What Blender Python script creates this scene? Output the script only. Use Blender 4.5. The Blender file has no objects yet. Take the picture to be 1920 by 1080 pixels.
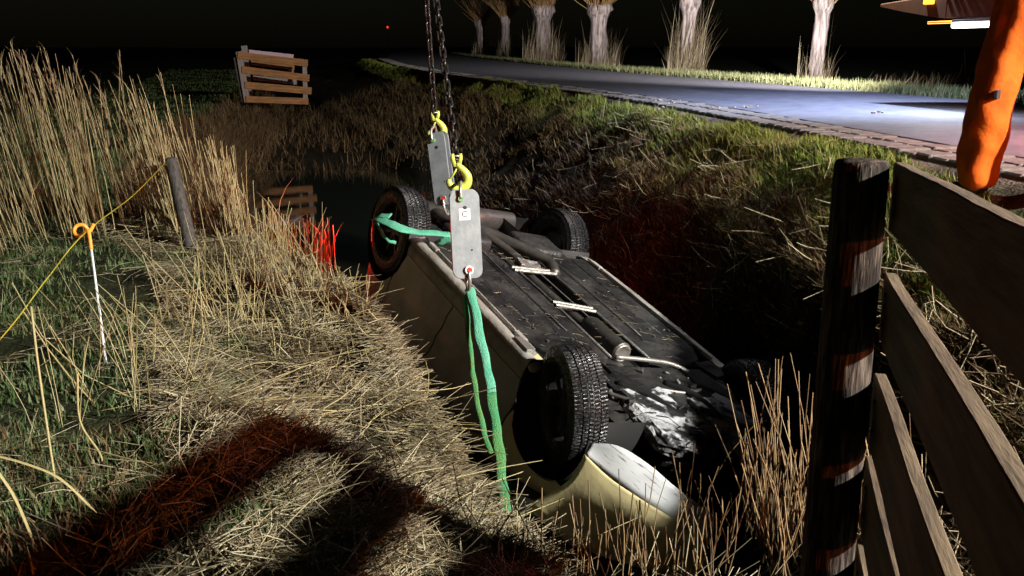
import bpy, bmesh, math, random
import numpy as np
from mathutils import Vector, Matrix, Euler

random.seed(7)
rng = np.random.default_rng(11)
scene = bpy.context.scene
COL = scene.collection
R = math.radians

# ------------------------------------------------------------------ camera
CAM_Z = 1.7
F_PX = 1785.0
PITCH = math.atan(455 / F_PX)
cam_d = bpy.data.cameras.new('camera')
cam = bpy.data.objects.new('camera', cam_d)
COL.objects.link(cam)
cam.location = (0, 0, CAM_Z)
cam.rotation_euler = (math.pi / 2 - PITCH, 0, 0)
cam_d.sensor_width = 36
cam_d.lens = 36 * F_PX / 1920
cam_d.clip_start = 0.05
cam_d.clip_end = 2000
scene.camera = cam

# ------------------------------------------------------------------ night sky, moon, lamps
world = bpy.data.worlds.new('World')
scene.world = world
world.use_nodes = True
wn = world.node_tree.nodes
wl = world.node_tree.links
bg = wn['Background']
sky = wn.new('ShaderNodeTexSky')
sky.sky_type = 'NISHITA'
sky.sun_disc = False
sky.sun_elevation = R(12)
sky.sun_rotation = R(140)
wl.new(sky.outputs[0], bg.inputs[0])
bg.inputs[1].default_value = 0.0006

moon = bpy.data.lights.new('moon', 'SUN')
moon.energy = 0.002
moon.angle = R(0.5)
moon.color = (1, .95, .85)
mo = bpy.data.objects.new('moon', moon)
mo.rotation_euler = (R(78), 0, R(140))
COL.objects.link(mo)


def aim(o, target):
    d = Vector(target) - o.location
    o.rotation_euler = d.to_track_quat('-Z', 'Y').to_euler()


def lamp(name, kind, loc, energy, color, target=None, radius=.08, cone=90, blend=.3, size=None):
    l = bpy.data.lights.new(name, kind)
    l.energy = energy
    l.color = color
    if kind == 'AREA':
        l.shape = 'RECTANGLE'
        l.size, l.size_y = size
    else:
        l.shadow_soft_size = radius
    if kind == 'SPOT':
        l.spot_size = R(cone)
        l.spot_blend = blend
    o = bpy.data.objects.new(name, l)
    o.location = loc
    COL.objects.link(o)
    if target is not None:
        aim(o, target)
    return o


lamp('crane_floodlight', 'SPOT', (9.5, -1.3, 5.85), 17500, (1.0, .97, .88), (0.6, 5.5, 0), .20, 100, .5)
lamp('amber_flasher', 'POINT', (6.2, -3.4, 2.7), 1150, (1.0, .20, .025), None, .1)
lamp('truck_rear_light', 'SPOT', (5.6, 12.9, 2.5), 38000, (1.0, .92, .92), (5.0, 36, 4.2), .1, 60, .9)  # unseen rear work light at the truck tail, aimed at the willows
lamp('blue_flasher', 'SPOT', (4.64, 12.36, 3.7), 2300, (.58, .68, 1.0), (4.6, 13.0, .9), .1, 125, .6)
lamp('bank_fill_spot', 'SPOT', (4.8, 4.6, 9.0), 1150, (.95, .96, 1.0), (1.7, 8.4, 0), .08, 40, .7)  # added spot high over the ditch to brighten the right bank slope
scene.view_settings.view_transform = 'Standard'
scene.view_settings.look = 'None'
scene.view_settings.exposure = 0
scene.view_settings.gamma = 1
scene.view_settings.use_curve_mapping = False
scene.render.engine = 'CYCLES'
scene.cycles.max_bounces = 5
scene.cycles.diffuse_bounces = 1
scene.cycles.glossy_bounces = 3
scene.cycles.use_denoising = True


# ------------------------------------------------------------------ materials
def mat(name, c, rough=.6, metal=0., spec=.5, c2=None, scale=8., detail=6., bump=0., bscale=None,
        island=None, coat=0., ramp=(.35, .65), coord='Object', emit=None, estr=0., stretch=None, r2=None):
    m = bpy.data.materials.new(name)
    m.use_nodes = True
    n = m.node_tree.nodes
    l = m.node_tree.links
    b = n['Principled BSDF']
    b.inputs['Base Color'].default_value = (*c, 1)
    b.inputs['Roughness'].default_value = rough
    b.inputs['Metallic'].default_value = metal
    b.inputs['Specular IOR Level'].default_value = spec
    b.inputs['Coat Weight'].default_value = coat
    src = None
    if c2 is not None or bump:
        tc = n.new('ShaderNodeTexCoord')
        vec = tc.outputs[coord]
        if stretch:
            mp = n.new('ShaderNodeMapping')
            mp.inputs['Scale'].default_value = stretch
            l.new(vec, mp.inputs[0])
            vec = mp.outputs[0]
        t = n.new('ShaderNodeTexNoise')
        t.inputs['Scale'].default_value = scale
        t.inputs['Detail'].default_value = detail
        t.inputs['Roughness'].default_value = .6
        l.new(vec, t.inputs['Vector'])
        if c2 is not None:
            cr = n.new('ShaderNodeValToRGB')
            cr.color_ramp.elements[0].position, cr.color_ramp.elements[1].position = ramp
            cr.color_ramp.elements[0].color = (*c, 1)
            cr.color_ramp.elements[1].color = (*c2, 1)
            l.new(t.outputs[0], cr.inputs[0])
            src = cr.outputs[0]
            if r2 is not None:
                mr = n.new('ShaderNodeMapRange')
                mr.inputs[1].default_value, mr.inputs[2].default_value = ramp
                mr.inputs[3].default_value, mr.inputs[4].default_value = rough, r2
                l.new(t.outputs[0], mr.inputs[0])
                l.new(mr.outputs[0], b.inputs['Roughness'])
        if bump:
            bt = t
            if bscale:
                bt = n.new('ShaderNodeTexNoise')
                bt.inputs['Scale'].default_value = bscale
                bt.inputs['Detail'].default_value = 6
                l.new(vec, bt.inputs['Vector'])
            bp = n.new('ShaderNodeBump')
            bp.inputs['Strength'].default_value = min(1, bump)
            bp.inputs['Distance'].default_value = .02
            l.new(bt.outputs[0], bp.inputs['Height'])
            l.new(bp.outputs[0], b.inputs['Normal'])
    if island:
        g = n.new('ShaderNodeNewGeometry')
        cr = n.new('ShaderNodeValToRGB')
        els = cr.color_ramp.elements
        k = len(island)
        els[0].position, els[0].color = 0, (*island[0], 1)
        els[1].position, els[1].color = 1, (*island[-1], 1)
        for i in range(1, k - 1):
            e = els.new(i / (k - 1))
            e.color = (*island[i], 1)
        l.new(g.outputs['Random Per Island'], cr.inputs[0])
        if src is not None:
            mx = n.new('ShaderNodeMix')
            mx.data_type = 'RGBA'
            mx.blend_type = 'MULTIPLY'
            mx.inputs[0].default_value = 1
            l.new(cr.outputs[0], mx.inputs[6])
            l.new(src, mx.inputs[7])
            src = mx.outputs[2]
        else:
            src = cr.outputs[0]
    if src is not None:
        l.new(src, b.inputs['Base Color'])
    if emit:
        b.inputs['Emission Color'].default_value = (*emit, 1)
        b.inputs['Emission Strength'].default_value = estr
    return m


# ------------------------------------------------------------------ object helpers
def tag(o, label=None, cat=None, group=None, kind=None):
    if label:
        o['label'] = label
    if cat:
        o['category'] = cat
    if group:
        o['group'] = group
    if kind:
        o['kind'] = kind
    return o


def empty(name, loc=(0, 0, 0), rot=(0, 0, 0), parent=None):
    o = bpy.data.objects.new(name, None)
    o.empty_display_size = .2
    COL.objects.link(o)
    o.location = loc
    o.rotation_euler = rot
    o.parent = parent
    return o


def link(name, me, m=None, parent=None, smooth=False):
    if m is not None and not me.materials:
        for x in (m if isinstance(m, (list, tuple)) else [m]):
            me.materials.append(x)
    o = bpy.data.objects.new(name, me)
    COL.objects.link(o)
    o.parent = parent
    if smooth:
        me.shade_smooth()
    return o


def bobj(name, bm, m, parent=None, smooth=False):
    me = bpy.data.meshes.new(name)
    bmesh.ops.recalc_face_normals(bm, faces=bm.faces)
    bm.to_mesh(me)
    bm.free()
    return link(name, me, m, parent, smooth)


def npmesh(name, V, Q=None, T=None, m=None, parent=None, smooth=False):
    me = bpy.data.meshes.new(name)
    V = np.asarray(V, np.float32)
    parts, tot = [], []
    if Q is not None and len(Q):
        parts.append(np.asarray(Q, np.int32).ravel())
        tot.append(np.full(len(Q), 4, np.int32))
    if T is not None and len(T):
        parts.append(np.asarray(T, np.int32).ravel())
        tot.append(np.full(len(T), 3, np.int32))
    idx = np.concatenate(parts)
    tot = np.concatenate(tot)
    st = np.concatenate([[0], np.cumsum(tot)[:-1]]).astype(np.int32)
    me.vertices.add(len(V))
    me.vertices.foreach_set('co', V.ravel())
    me.loops.add(len(idx))
    me.loops.foreach_set('vertex_index', idx)
    me.polygons.add(len(tot))
    me.polygons.foreach_set('loop_start', st)
    me.polygons.foreach_set('loop_total', tot)
    me.update(calc_edges=True)
    return link(name, me, m, parent, smooth)


def box_bm(bm, c, s, rot=None, bevel=0., seg=2):
    g = bmesh.ops.create_cube(bm, size=1)
    vs = g['verts']
    M = Matrix.Translation(c) @ (rot.to_4x4() if rot is not None else Matrix()) @ Matrix.Diagonal((*s, 1))
    bmesh.ops.transform(bm, matrix=M, verts=vs)
    if bevel:
        es = list({e for v in vs for e in v.link_edges})
        bmesh.ops.bevel(bm, geom=es, offset=bevel, segments=seg, affect='EDGES', profile=.5)


def box(name, c, s, m, parent=None, rot=None, bevel=.004):
    bm = bmesh.new()
    box_bm(bm, c, s, rot, bevel)
    return bobj(name, bm, m, parent)


def frames(pts):
    pts = [Vector(p) for p in pts]
    n = len(pts)
    tans = []
    for i in range(n):
        a = pts[max(0, i - 1)]
        b = pts[min(n - 1, i + 1)]
        d = (b - a)
        tans.append(d.normalized() if d.length > 1e-9 else Vector((0, 0, 1)))
    up = Vector((0, 0, 1)) if abs(tans[0].z) < .9 else Vector((1, 0, 0))
    u = tans[0].cross(up).normalized()
    out = []
    for i in range(n):
        t = tans[i]
        u = (u - t * u.dot(t)).normalized()
        out.append((pts[i], u, t.cross(u).normalized()))
    return out


def tube_bm(bm, pts, rad, k=8, cap=True, closed=False, flat=None):
    fr = frames(pts)
    n = len(fr)
    rings = []
    for i, (p, u, v) in enumerate(fr):
        r = rad[i] if hasattr(rad, '__len__') else rad
        ru, rv = (r, r) if flat is None else (r * flat[0], r * flat[1])
        rings.append([bm.verts.new(p + u * (math.cos(a) * ru) + v * (math.sin(a) * rv))
                      for a in [2 * math.pi * j / k for j in range(k)]])
    rng_ = range(n) if closed else range(n - 1)
    for i in rng_:
        A, B = rings[i], rings[(i + 1) % n]
        for j in range(k):
            bm.faces.new((A[j], A[(j + 1) % k], B[(j + 1) % k], B[j]))
    if cap and not closed:
        bm.faces.new(rings[0][::-1])
        bm.faces.new(rings[-1])


def tube(name, pts, rad, m, parent=None, k=8, smooth=True, closed=False, flat=None):
    bm = bmesh.new()
    tube_bm(bm, pts, rad, k, True, closed, flat)
    return bobj(name, bm, m, parent, smooth)


def lathe_bm(bm, prof, k=48, axis='Y'):
    """prof: list of (radius, offset along the axis)"""
    rings = []
    for r, h in prof:
        ring = []
        for j in range(k):
            a = 2 * math.pi * j / k
            if axis == 'Y':
                co = (r * math.cos(a), h, r * math.sin(a))
            else:
                co = (r * math.cos(a), r * math.sin(a), h)
            ring.append(bm.verts.new(co))
        rings.append(ring)
    for A, B in zip(rings[:-1], rings[1:]):
        for j in range(k):
            bm.faces.new((A[j], A[(j + 1) % k], B[(j + 1) % k], B[j]))
    return rings


def smooth_path(pts, n=6):
    """Catmull-Rom through the points"""
    P = [Vector(p) for p in pts]
    P = [2 * P[0] - P[1]] + P + [2 * P[-1] - P[-2]]
    out = []
    for i in range(1, len(P) - 2):
        p0, p1, p2, p3 = P[i - 1:i + 3]
        for j in range(n):
            t = j / n
            out.append(.5 * ((2 * p1) + (p2 - p0) * t + (2 * p0 - 5 * p1 + 4 * p2 - p3) * t * t +
                             (3 * p1 - p0 - 3 * p2 + p3) * t ** 3))
    out.append(P[-2])
    return out


def survey(px, py, dist):
    """real position of a spot sighted in the photograph at a measured distance"""
    yd = (py - 540) / F_PX * dist
    cp, sp = math.cos(PITCH), math.sin(PITCH)
    return Vector(((px - 960) / F_PX * dist, dist * cp - yd * sp, CAM_Z - dist * sp - yd * cp))


# ------------------------------------------------------------------ terrain
# columns: far field, field, bank crest, bank edge, toe, bed, bed, toe, mid slope, crest, verge, road edge, road edge, verge, dip, far field
YS = np.array([-10, 1.5, 2.55, 2.95, 3.3, 3.7, 4.1, 4.85, 5.8, 6.8, 7.3, 9, 11, 13.5, 17, 18.5, 20.5, 22, 30, 41, 60, 110, 200, 700.])
EDGE = np.array([-0.9, -0.5, 0.1, 0.1, -0.02, -0.22, -0.41, -0.63, -0.91, -1.41, -1.81, -2.8, -3.6, -4.3, -5.2, -5.5, -5.7, -5.9, -7.6, -10.5, -16, -32, -60, -240])
TOER = np.array([0.9, 0.9, 1, 1.1, 1.25, 1.55, 1.75, 1.82, 1.72, 1.5, 1.4, 0.95, 0.2, -0.55, -1.5, -1.933, -2.511, -2.947, -5.3, -8.6, -14, -29, -56, -230])
CRES = np.array([2.9, 2.6, 2.5, 2.5, 2.5, 2.5, 2.5, 2.45, 2.4, 2.36, 2.34, 2.2, 1.95, 1.6, 0.95, 0.6, 0.133, -0.235, -2.4, -5.4, -9.2, -15, -21.5, -50])
ROAD = np.array([5.6, 4.3, 4.2, 4.15, 4.12, 4.1, 4.05, 3.95, 3.82, 3.66, 3.58, 3.35, 3.05, 2.6, 1.78, 1.343, 0.761, 0.328, -1.95, -4.4, -7.7, -13.4, -19.5, -46])
RWID = np.interp(YS, [0, 10, 15.8, 21.5, 30, 41, 60, 110, 700], [4.1, 4.1, 4.3, 4.6, 5.0, 5.4, 5.6, 5.2, 5.2])
DITCH = np.interp(YS, [2.95, 3.3, 3.75, 17.2, 18.5, 20.5, 45, 200], [0, .35, 1., 1, .62, .38, .4, .2])
one = np.ones_like(YS)
LTOE = EDGE + .12 + .30 * DITCH
CX = np.stack([-(70 + np.abs(YS)) + EDGE, EDGE - 5, EDGE - 1.35, EDGE, LTOE, np.minimum(LTOE + .35, TOER - .3), np.maximum(TOER - .35, LTOE + .4) * 1.0,
               TOER, np.maximum(TOER + .15, CRES - .72), CRES, ROAD - .62, ROAD, ROAD + RWID, ROAD + RWID + 1.1, ROAD + RWID + 3.0,
               ROAD + RWID + 70 + np.abs(YS)], 1)
CX = np.maximum.accumulate(CX, 1)
CX += np.arange(16) * 1e-4
LOW = np.interp(YS, [2.3, 2.6, 3.05, 3.9], [-.05, -.14, -.2, .03])
CZ = np.stack([.2 * one, .22 * one, .2 * one, np.interp(YS, [2.3, 2.6, 3.05, 3.9, 4.6], [.0, -.10, -.24, -.05, .06]), np.interp(YS, [2.3, 2.6, 3.05, 3.9, 4.6], [-.05, -.14, -.27, -.07, .04]) - .78 * DITCH, LOW - 1.4 * DITCH, LOW - 1.4 * DITCH, LOW - .78 * DITCH,
               np.interp(YS, [3.5, 5.5], [.14, .30]), np.interp(YS, [3.5, 6.0], [.46, .74]), .87 * one, .90 * one, .90 * one, .88 * one, .45 * one, .35 * one], 1)


def vnoise(x, y, s, seed=0):
    r = np.random.default_rng(seed)
    tb = r.random((256, 256))
    u, v = x / s, y / s
    i, j = np.floor(u).astype(int), np.floor(v).astype(int)
    a, b = u - i, v - j
    a, b = a * a * (3 - 2 * a), b * b * (3 - 2 * b)
    g = lambda p, q: tb[p % 256, q % 256]
    return (g(i, j) * (1 - a) + g(i + 1, j) * a) * (1 - b) + (g(i, j + 1) * (1 - a) + g(i + 1, j + 1) * a) * b - .5


def cols_at(y):
    y = np.asarray(y, float)
    X = np.stack([np.interp(y, YS, CX[:, k]) for k in range(16)], -1)
    Z = np.stack([np.interp(y, YS, CZ[:, k]) for k in range(16)], -1)
    return X, Z


def col_xy(c, y):
    """position on the cross-section coordinate c at y"""
    X, Z = cols_at(y)
    i = np.clip(np.floor(c).astype(int), 0, 14)
    f = c - i
    k = np.arange(len(y))
    return X[k, i] * (1 - f) + X[k, i + 1] * f


def lumps(x, y, c):
    rough = np.interp(c, [0, 1.5, 2.2, 3, 4, 7, 8.2, 9.2, 9.8, 10, 13, 13.6, 15], [.5, .7, 1, 1.1, .6, .8, 1.6, 1.0, .5, .05, .05, .8, .6])
    return rough * (.18 * vnoise(x, y, .9, 1) + .09 * vnoise(x, y, .35, 2) + .035 * vnoise(x, y, .13, 3))


def ground_z(x, y):
    x = np.asarray(x, float)
    y = np.asarray(y, float)
    X, Z = cols_at(y)
    i = np.clip((X <= x[:, None]).sum(1) - 1, 0, 14)
    k = np.arange(len(x))
    f = np.clip((x - X[k, i]) / (X[k, i + 1] - X[k, i]), 0, 1)
    return Z[k, i] * (1 - f) + Z[k, i + 1] * f + lumps(x, y, i + f)


def gz(x, y):
    return float(ground_z(np.array([x]), np.array([y]))[0])


SUB = [8, 22, 26, 12, 3, 3, 3, 12, 16, 22, 5, 8, 5, 10, 8]
cc = np.concatenate([i + np.arange(s) / s for i, s in enumerate(SUB)] + [[15.]])
rows = np.concatenate([np.arange(-10, 2.2, .25), np.arange(2.2, 10, .055), np.arange(10, 24, .16), np.arange(24, 60, .8),
                       np.geomspace(60, 700, 40)])
GY, GC = np.meshgrid(rows, cc, indexing='ij')
gy, gc = GY.ravel(), GC.ravel()
gx = col_xy(np.minimum(gc, 14.999), gy)
gzv = ground_z(gx, gy)
nr, nc = len(rows), len(cc)
a = (np.arange(nr - 1)[:, None] * nc + np.arange(nc - 1)[None, :]).ravel()
quads = np.stack([a, a + 1, a + nc + 1, a + nc], 1)

mg = bpy.data.materials.new('earth_and_turf')
mg.use_nodes = True
n_, l_ = mg.node_tree.nodes, mg.node_tree.links
b_ = n_['Principled BSDF']
b_.inputs['Roughness'].default_value = .9
b_.inputs['Specular IOR Level'].default_value = .15
at_ = n_.new('ShaderNodeAttribute')
at_.attribute_name = 'cover'
tc_ = n_.new('ShaderNodeTexCoord')
ns_ = n_.new('ShaderNodeTexNoise')
ns_.inputs['Scale'].default_value = 3.2
ns_.inputs['Detail'].default_value = 9
ns_.inputs['Roughness'].default_value = .7
l_.new(tc_.outputs['Object'], ns_.inputs['Vector'])
mx_ = n_.new('ShaderNodeMix')
mx_.data_type = 'RGBA'
mx_.blend_type = 'MULTIPLY'
mx_.inputs[0].default_value = 1
cr_ = n_.new('ShaderNodeValToRGB')
cr_.color_ramp.elements[0].color = (.25, .25, .25, 1)
cr_.color_ramp.elements[0].position = .35
cr_.color_ramp.elements[1].color = (1.2, 1.2, 1.2, 1)
cr_.color_ramp.elements[1].position = .7
l_.new(ns_.outputs[0], cr_.inputs[0])
l_.new(at_.outputs['Color'], mx_.inputs[6])
l_.new(cr_.outputs[0], mx_.inputs[7])
l_.new(mx_.outputs[2], b_.inputs['Base Color'])
nb_ = n_.new('ShaderNodeTexNoise')
nb_.inputs['Scale'].default_value = 40
nb_.inputs['Detail'].default_value = 5
l_.new(tc_.outputs['Object'], nb_.inputs['Vector'])
bp_ = n_.new('ShaderNodeBump')
bp_.inputs['Distance'].default_value = .03
l_.new(nb_.outputs[0], bp_.inputs['Height'])
l_.new(bp_.outputs[0], b_.inputs['Normal'])
ground = npmesh('ground', np.stack([gx, gy, gzv], 1), quads, None, mg, smooth=True)
ground['kind'] = 'structure'
cv = np.stack([np.interp(gc, [0, 1.7, 2.4, 3.2, 4, 7, 8.2, 8.8, 9.6, 10, 10.1, 11, 12, 12.3, 13.5, 15], t) for t in (
    [.03, .035, .055, .045, .03, .025, .05, .045, .05, .17, .15, .06, .06, .05, .05, .03],
    [.05, .05, .046, .036, .024, .02, .04, .05, .065, .125, .12, .06, .06, .08, .07, .045],
    [.02, .02, .026, .02, .014, .012, .018, .018, .025, .10, .10, .06, .06, .03, .03, .02])], 1)
ca = ground.data.color_attributes.new('cover', 'FLOAT_COLOR', 'POINT')
ca.data.foreach_set('color', np.concatenate([cv, np.ones((len(cv), 1))], 1).astype(np.float32).ravel())

# ditch water
mwat = mat('ditch_water', (.012, .013, .008), .03, spec=.55, bump=.04, scale=2.0)
wy = np.arange(3.1, 21, .5)
WX, _ = cols_at(wy)
wv = np.concatenate([np.stack([WX[:, 3] - .1, wy, np.full_like(wy, -.70)], 1), np.stack([WX[:, 8], wy, np.full_like(wy, -.70)], 1)])
k = len(wy)
wq = np.stack([np.arange(k - 1), np.arange(k - 1) + k, np.arange(1, k) + k, np.arange(1, k)], 1)
tag(npmesh('water', wv, wq, None, mwat), kind='structure')

# road
masp = mat('asphalt', (.062, .064, .082), .75, c2=(.098, .10, .122), scale=5, spec=.5, bump=.5, bscale=160)
ry = np.concatenate([np.arange(-10, 40, .4), np.geomspace(40, 700, 60)])
RX, _ = cols_at(ry)
nseg = 8
rv, k = [], len(ry)
for j in range(nseg + 1):
    f = j / nseg
    rv.append(np.stack([RX[:, 11] * (1 - f) + RX[:, 12] * f, ry, np.full_like(ry, .925 + .03 * (1 - (2 * f - 1) ** 2))], 1))
rv = np.concatenate(rv)
rq = np.concatenate([np.stack([j * k + np.arange(k - 1), (j + 1) * k + np.arange(k - 1), (j + 1) * k + np.arange(1, k), j * k + np.arange(1, k)], 1)
                     for j in range(nseg)])
tag(npmesh('road', rv, rq, None, masp, smooth=True), kind='structure')

# edging of concrete paving blocks along the near road edge
mpav = mat('concrete_block', (.075, .068, .06), .9, c2=(.15, .135, .12), scale=14, bump=.5, bscale=60)
edging = empty('road_edging', (3.5, 8, .9))
edging['kind'] = 'structure'
bm = bmesh.new()
box_bm(bm, (0, 0, 0), (.275, .193, .12), None, .014, 1)
pm = bpy.data.meshes.new('paving_block')
bm.to_mesh(pm)
bm.free()
pm.materials.append(mpav)
arc_y = np.arange(3.0, 60, .01)
arc_x = np.interp(arc_y, YS, ROAD)
arc_s = np.concatenate([[0], np.cumsum(np.hypot(np.diff(arc_x), np.diff(arc_y)))])
S_NEAR = 150 * .2
for i in range(150):
    s = i * .2
    y = float(np.interp(s, arc_s, arc_y))
    x = float(np.interp(y, YS, ROAD))
    dx = float(np.interp(y + .2, YS, ROAD)) - x
    ang = math.atan2(.2, dx) - math.pi / 2
    for r_ in range(2):
        o = bpy.data.objects.new('paving_block', pm)
        COL.objects.link(o)
        o.parent = edging
        off = -.15 - .285 * r_
        o.location = (x + off * math.cos(ang) - 3.5, y + off * math.sin(ang) - 8, -.035 + random.uniform(-.006, .006) - .006 * r_)
        o.rotation_euler = (random.uniform(-.03, .03), random.uniform(-.03, .03), ang + random.uniform(-.02, .02))
bm = bmesh.new()
s = S_NEAR
while s < arc_s[-1] - .5:
    y = float(np.interp(s, arc_s, arc_y))
    x = float(np.interp(y, YS, ROAD))
    dx = float(np.interp(y + .2, YS, ROAD)) - x
    ang = math.atan2(.2, dx) - math.pi / 2
    for r_ in range(2):
        off = -.15 - .285 * r_
        box_bm(bm, (x + off * math.cos(ang) - 3.5, y + off * math.sin(ang) - 8, -.035 + random.uniform(-.01, .01)), (.275, .185, .12),
               Matrix.Rotation(ang, 3, 'Z'))
    s += .2
tag(bobj('far_paving_blocks', bm, mpav, edging), kind='stuff')

# pale crumbs of debris on the road
mdeb = mat('debris_chips', (.22, .21, .2), .7)
bm = bmesh.new()
for px, py, d in ((1240, 193, 13.6), (1262, 196, 13.4), (1352, 208, 12.0), (1378, 211, 11.9), (1415, 209, 11.9), (1256, 200, 13.0), (1643, 218, 10.8),
                  (1230, 204, 12.6), (1300, 224, 10.9)):
    p = survey(px, py, d)
    for q in range(3):
        x_, y_ = p.x + random.uniform(-.12, .12), p.y + random.uniform(-.12, .12)
        box_bm(bm, (x_, y_, gz(x_, y_) + .06), (random.uniform(.02, .05), random.uniform(.015, .03), .015), Matrix.Rotation(random.random() * 3, 3, 'Z'))
tag(bobj('debris', bm, mdeb), 'scattered pale chips of debris lying on the asphalt road', 'debris', kind='stuff')


# ------------------------------------------------------------------ vegetation builders
def blades(name, P, H, W, lean, az, m, segs=3, curl=1.6, z0=0.):
    """flat bent blades; P (n,3), lean = tip offset / length"""
    n = len(P)
    t = np.linspace(0, 1, segs + 1)
    d = np.stack([np.cos(az), np.sin(az)], 1)
    wd = np.stack([-np.sin(az + rng.normal(0, .6, n)), np.cos(az + rng.normal(0, .6, n))], 1)
    V = np.zeros((n, 2 * segs + 1, 3))
    for i, ti in enumerate(t):
        off = lean * H * ti ** curl
        up = H * ti * np.sqrt(np.clip(1 - (lean * .75) ** 2, .08, 1)) * (1 - .25 * np.clip(lean, 0, 1) * ti)
        c = np.stack([P[:, 0] + d[:, 0] * off, P[:, 1] + d[:, 1] * off, P[:, 2] + up + z0], 1)
        w = W * (1 - ti ** 2 * .95) * .5
        if i < segs:
            V[:, 2 * i, :] = c
            V[:, 2 * i, :2] -= wd * w[:, None]
            V[:, 2 * i + 1, :] = c
            V[:, 2 * i + 1, :2] += wd * w[:, None]
        else:
            V[:, 2 * i, :] = c
    base = (np.arange(n) * (2 * segs + 1))[:, None]
    Q = [base + np.array([2 * i, 2 * i + 1, 2 * i + 3, 2 * i + 2]) for i in range(segs - 1)]
    T = base + np.array([2 * segs - 2, 2 * segs - 1, 2 * segs])
    return npmesh(name, V.reshape(-1, 3), np.concatenate(Q) if Q else None, T, m)


def stems(name, A, B, r0, r1, m, bend=0., segs=1, extra=None):
    """three sided straws from A to B (n,3), optionally bowed"""
    n = len(A)
    D = B - A
    L = np.linalg.norm(D, axis=1, keepdims=True) + 1e-9
    D = D / L
    ref = np.where(np.abs(D[:, 2:3]) < .9, np.array([[0, 0, 1.]]), np.array([[1., 0, 0]]))
    U = np.cross(D, ref)
    U /= np.linalg.norm(U, axis=1, keepdims=True)
    W = np.cross(D, U)
    bd = rng.normal(0, 1, (n, 1)) * U + rng.normal(0, 1, (n, 1)) * W
    rings = []
    for i in range(segs + 1):
        t = i / segs
        c = A + (B - A) * t + bd * (L * bend * 4 * t * (1 - t) * .5)
        r = (np.asarray(r0) * (1 - t) + np.asarray(r1) * t)
        r = np.broadcast_to(r, (n,))[:, None]
        for j in range(3):
            an = 2 * math.pi * j / 3
            rings.append(c + U * (math.cos(an) * r) + W * (math.sin(an) * r))
    V = np.stack(rings, 1)
    nv = 3 * (segs + 1)
    base = (np.arange(n) * nv)[:, None]
    Q = []
    for i in range(segs):
        for j in range(3):
            Q.append(base + np.array([3 * i + j, 3 * i + (j + 1) % 3, 3 * i + 3 + (j + 1) % 3, 3 * i + 3 + j]))
    return npmesh(name, V.reshape(-1, 3), np.concatenate(Q), None, m)


def scatter(n, y0, y1, c0, c1, pw=1.6, clump=0., cs=.5, seed=5):
    """points on the ground between two Y and two cross-section coordinates, denser near the viewer"""
    out = []
    got = 0
    while got < n:
        u = rng.random(n * 2)
        y = (y0 ** (1 - pw) + u * (y1 ** (1 - pw) - y0 ** (1 - pw))) ** (1 / (1 - pw))
        c = c0 + (c1 - c0) * rng.random(n * 2)
        x = col_xy(np.minimum(c, 14.99), y)
        if clump:
            keep = (vnoise(x, y, cs, seed) + .5 + .6 * vnoise(x, y, cs * .35, seed + 1)) > clump * rng.random(n * 2) ** .3
            x, y = x[keep], y[keep]
        out.append(np.stack([x, y], 1))
        got += len(x)
    q = np.concatenate(out)[:n]
    return np.stack([q[:, 0], q[:, 1], ground_z(q[:, 0], q[:, 1])], 1)


def in_box(n, x0, x1, y0, y1):
    q = np.stack([rng.uniform(x0, x1, n), rng.uniform(y0, y1, n)], 1)
    return np.stack([q[:, 0], q[:, 1], ground_z(q[:, 0], q[:, 1])], 1)


U_ = lambda a, b, n: rng.uniform(a, b, n)
TAU = 2 * math.pi
m_green = mat('meadow_grass', (.1, .1, .1), .55, spec=.25, island=[(.034, .066, .020), (.056, .10, .030), (.09, .13, .045), (.18, .165, .085)])
m_olive = mat('verge_grass', (.1, .1, .1), .6, spec=.2, island=[(.065, .105, .016), (.12, .165, .026), (.18, .20, .042), (.13, .14, .025)])
m_dry = mat('dry_grass', (.1, .1, .1), .7, spec=.2, island=[(.035, .022, .011), (.085, .055, .027), (.17, .115, .055), (.06, .038, .018)])
m_mixed = mat('half_dry_grass', (.1, .1, .1), .65, spec=.2, island=[(.065, .043, .014), (.145, .098, .034), (.10, .115, .024), (.25, .175, .08), (.08, .09, .018)])
m_straw = mat('straw', (.3, .25, .15), .5, spec=.35, island=[(.06, .045, .025), (.16, .125, .07), (.30, .25, .15), (.46, .405, .27), (.34, .28, .17), (.20, .155, .09), (.08, .06, .033)])
m_reed = mat('reed_stalk', (.3, .25, .15), .5, spec=.35, island=[(.20, .155, .065), (.36, .295, .135), (.46, .39, .20), (.27, .21, .095)])
m_brown = mat('brown_reed', (.2, .12, .06), .55, spec=.3, island=[(.06, .036, .018), (.18, .12, .06), (.30, .215, .11), (.10, .06, .03)])
m_plume = mat('reed_plume', (.2, .15, .1), .9, spec=.1, island=[(.14, .10, .06), (.24, .18, .11), (.19, .14, .085)])


def stuff(o, label, cat):
    return tag(o, label, cat, kind='stuff')


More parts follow.
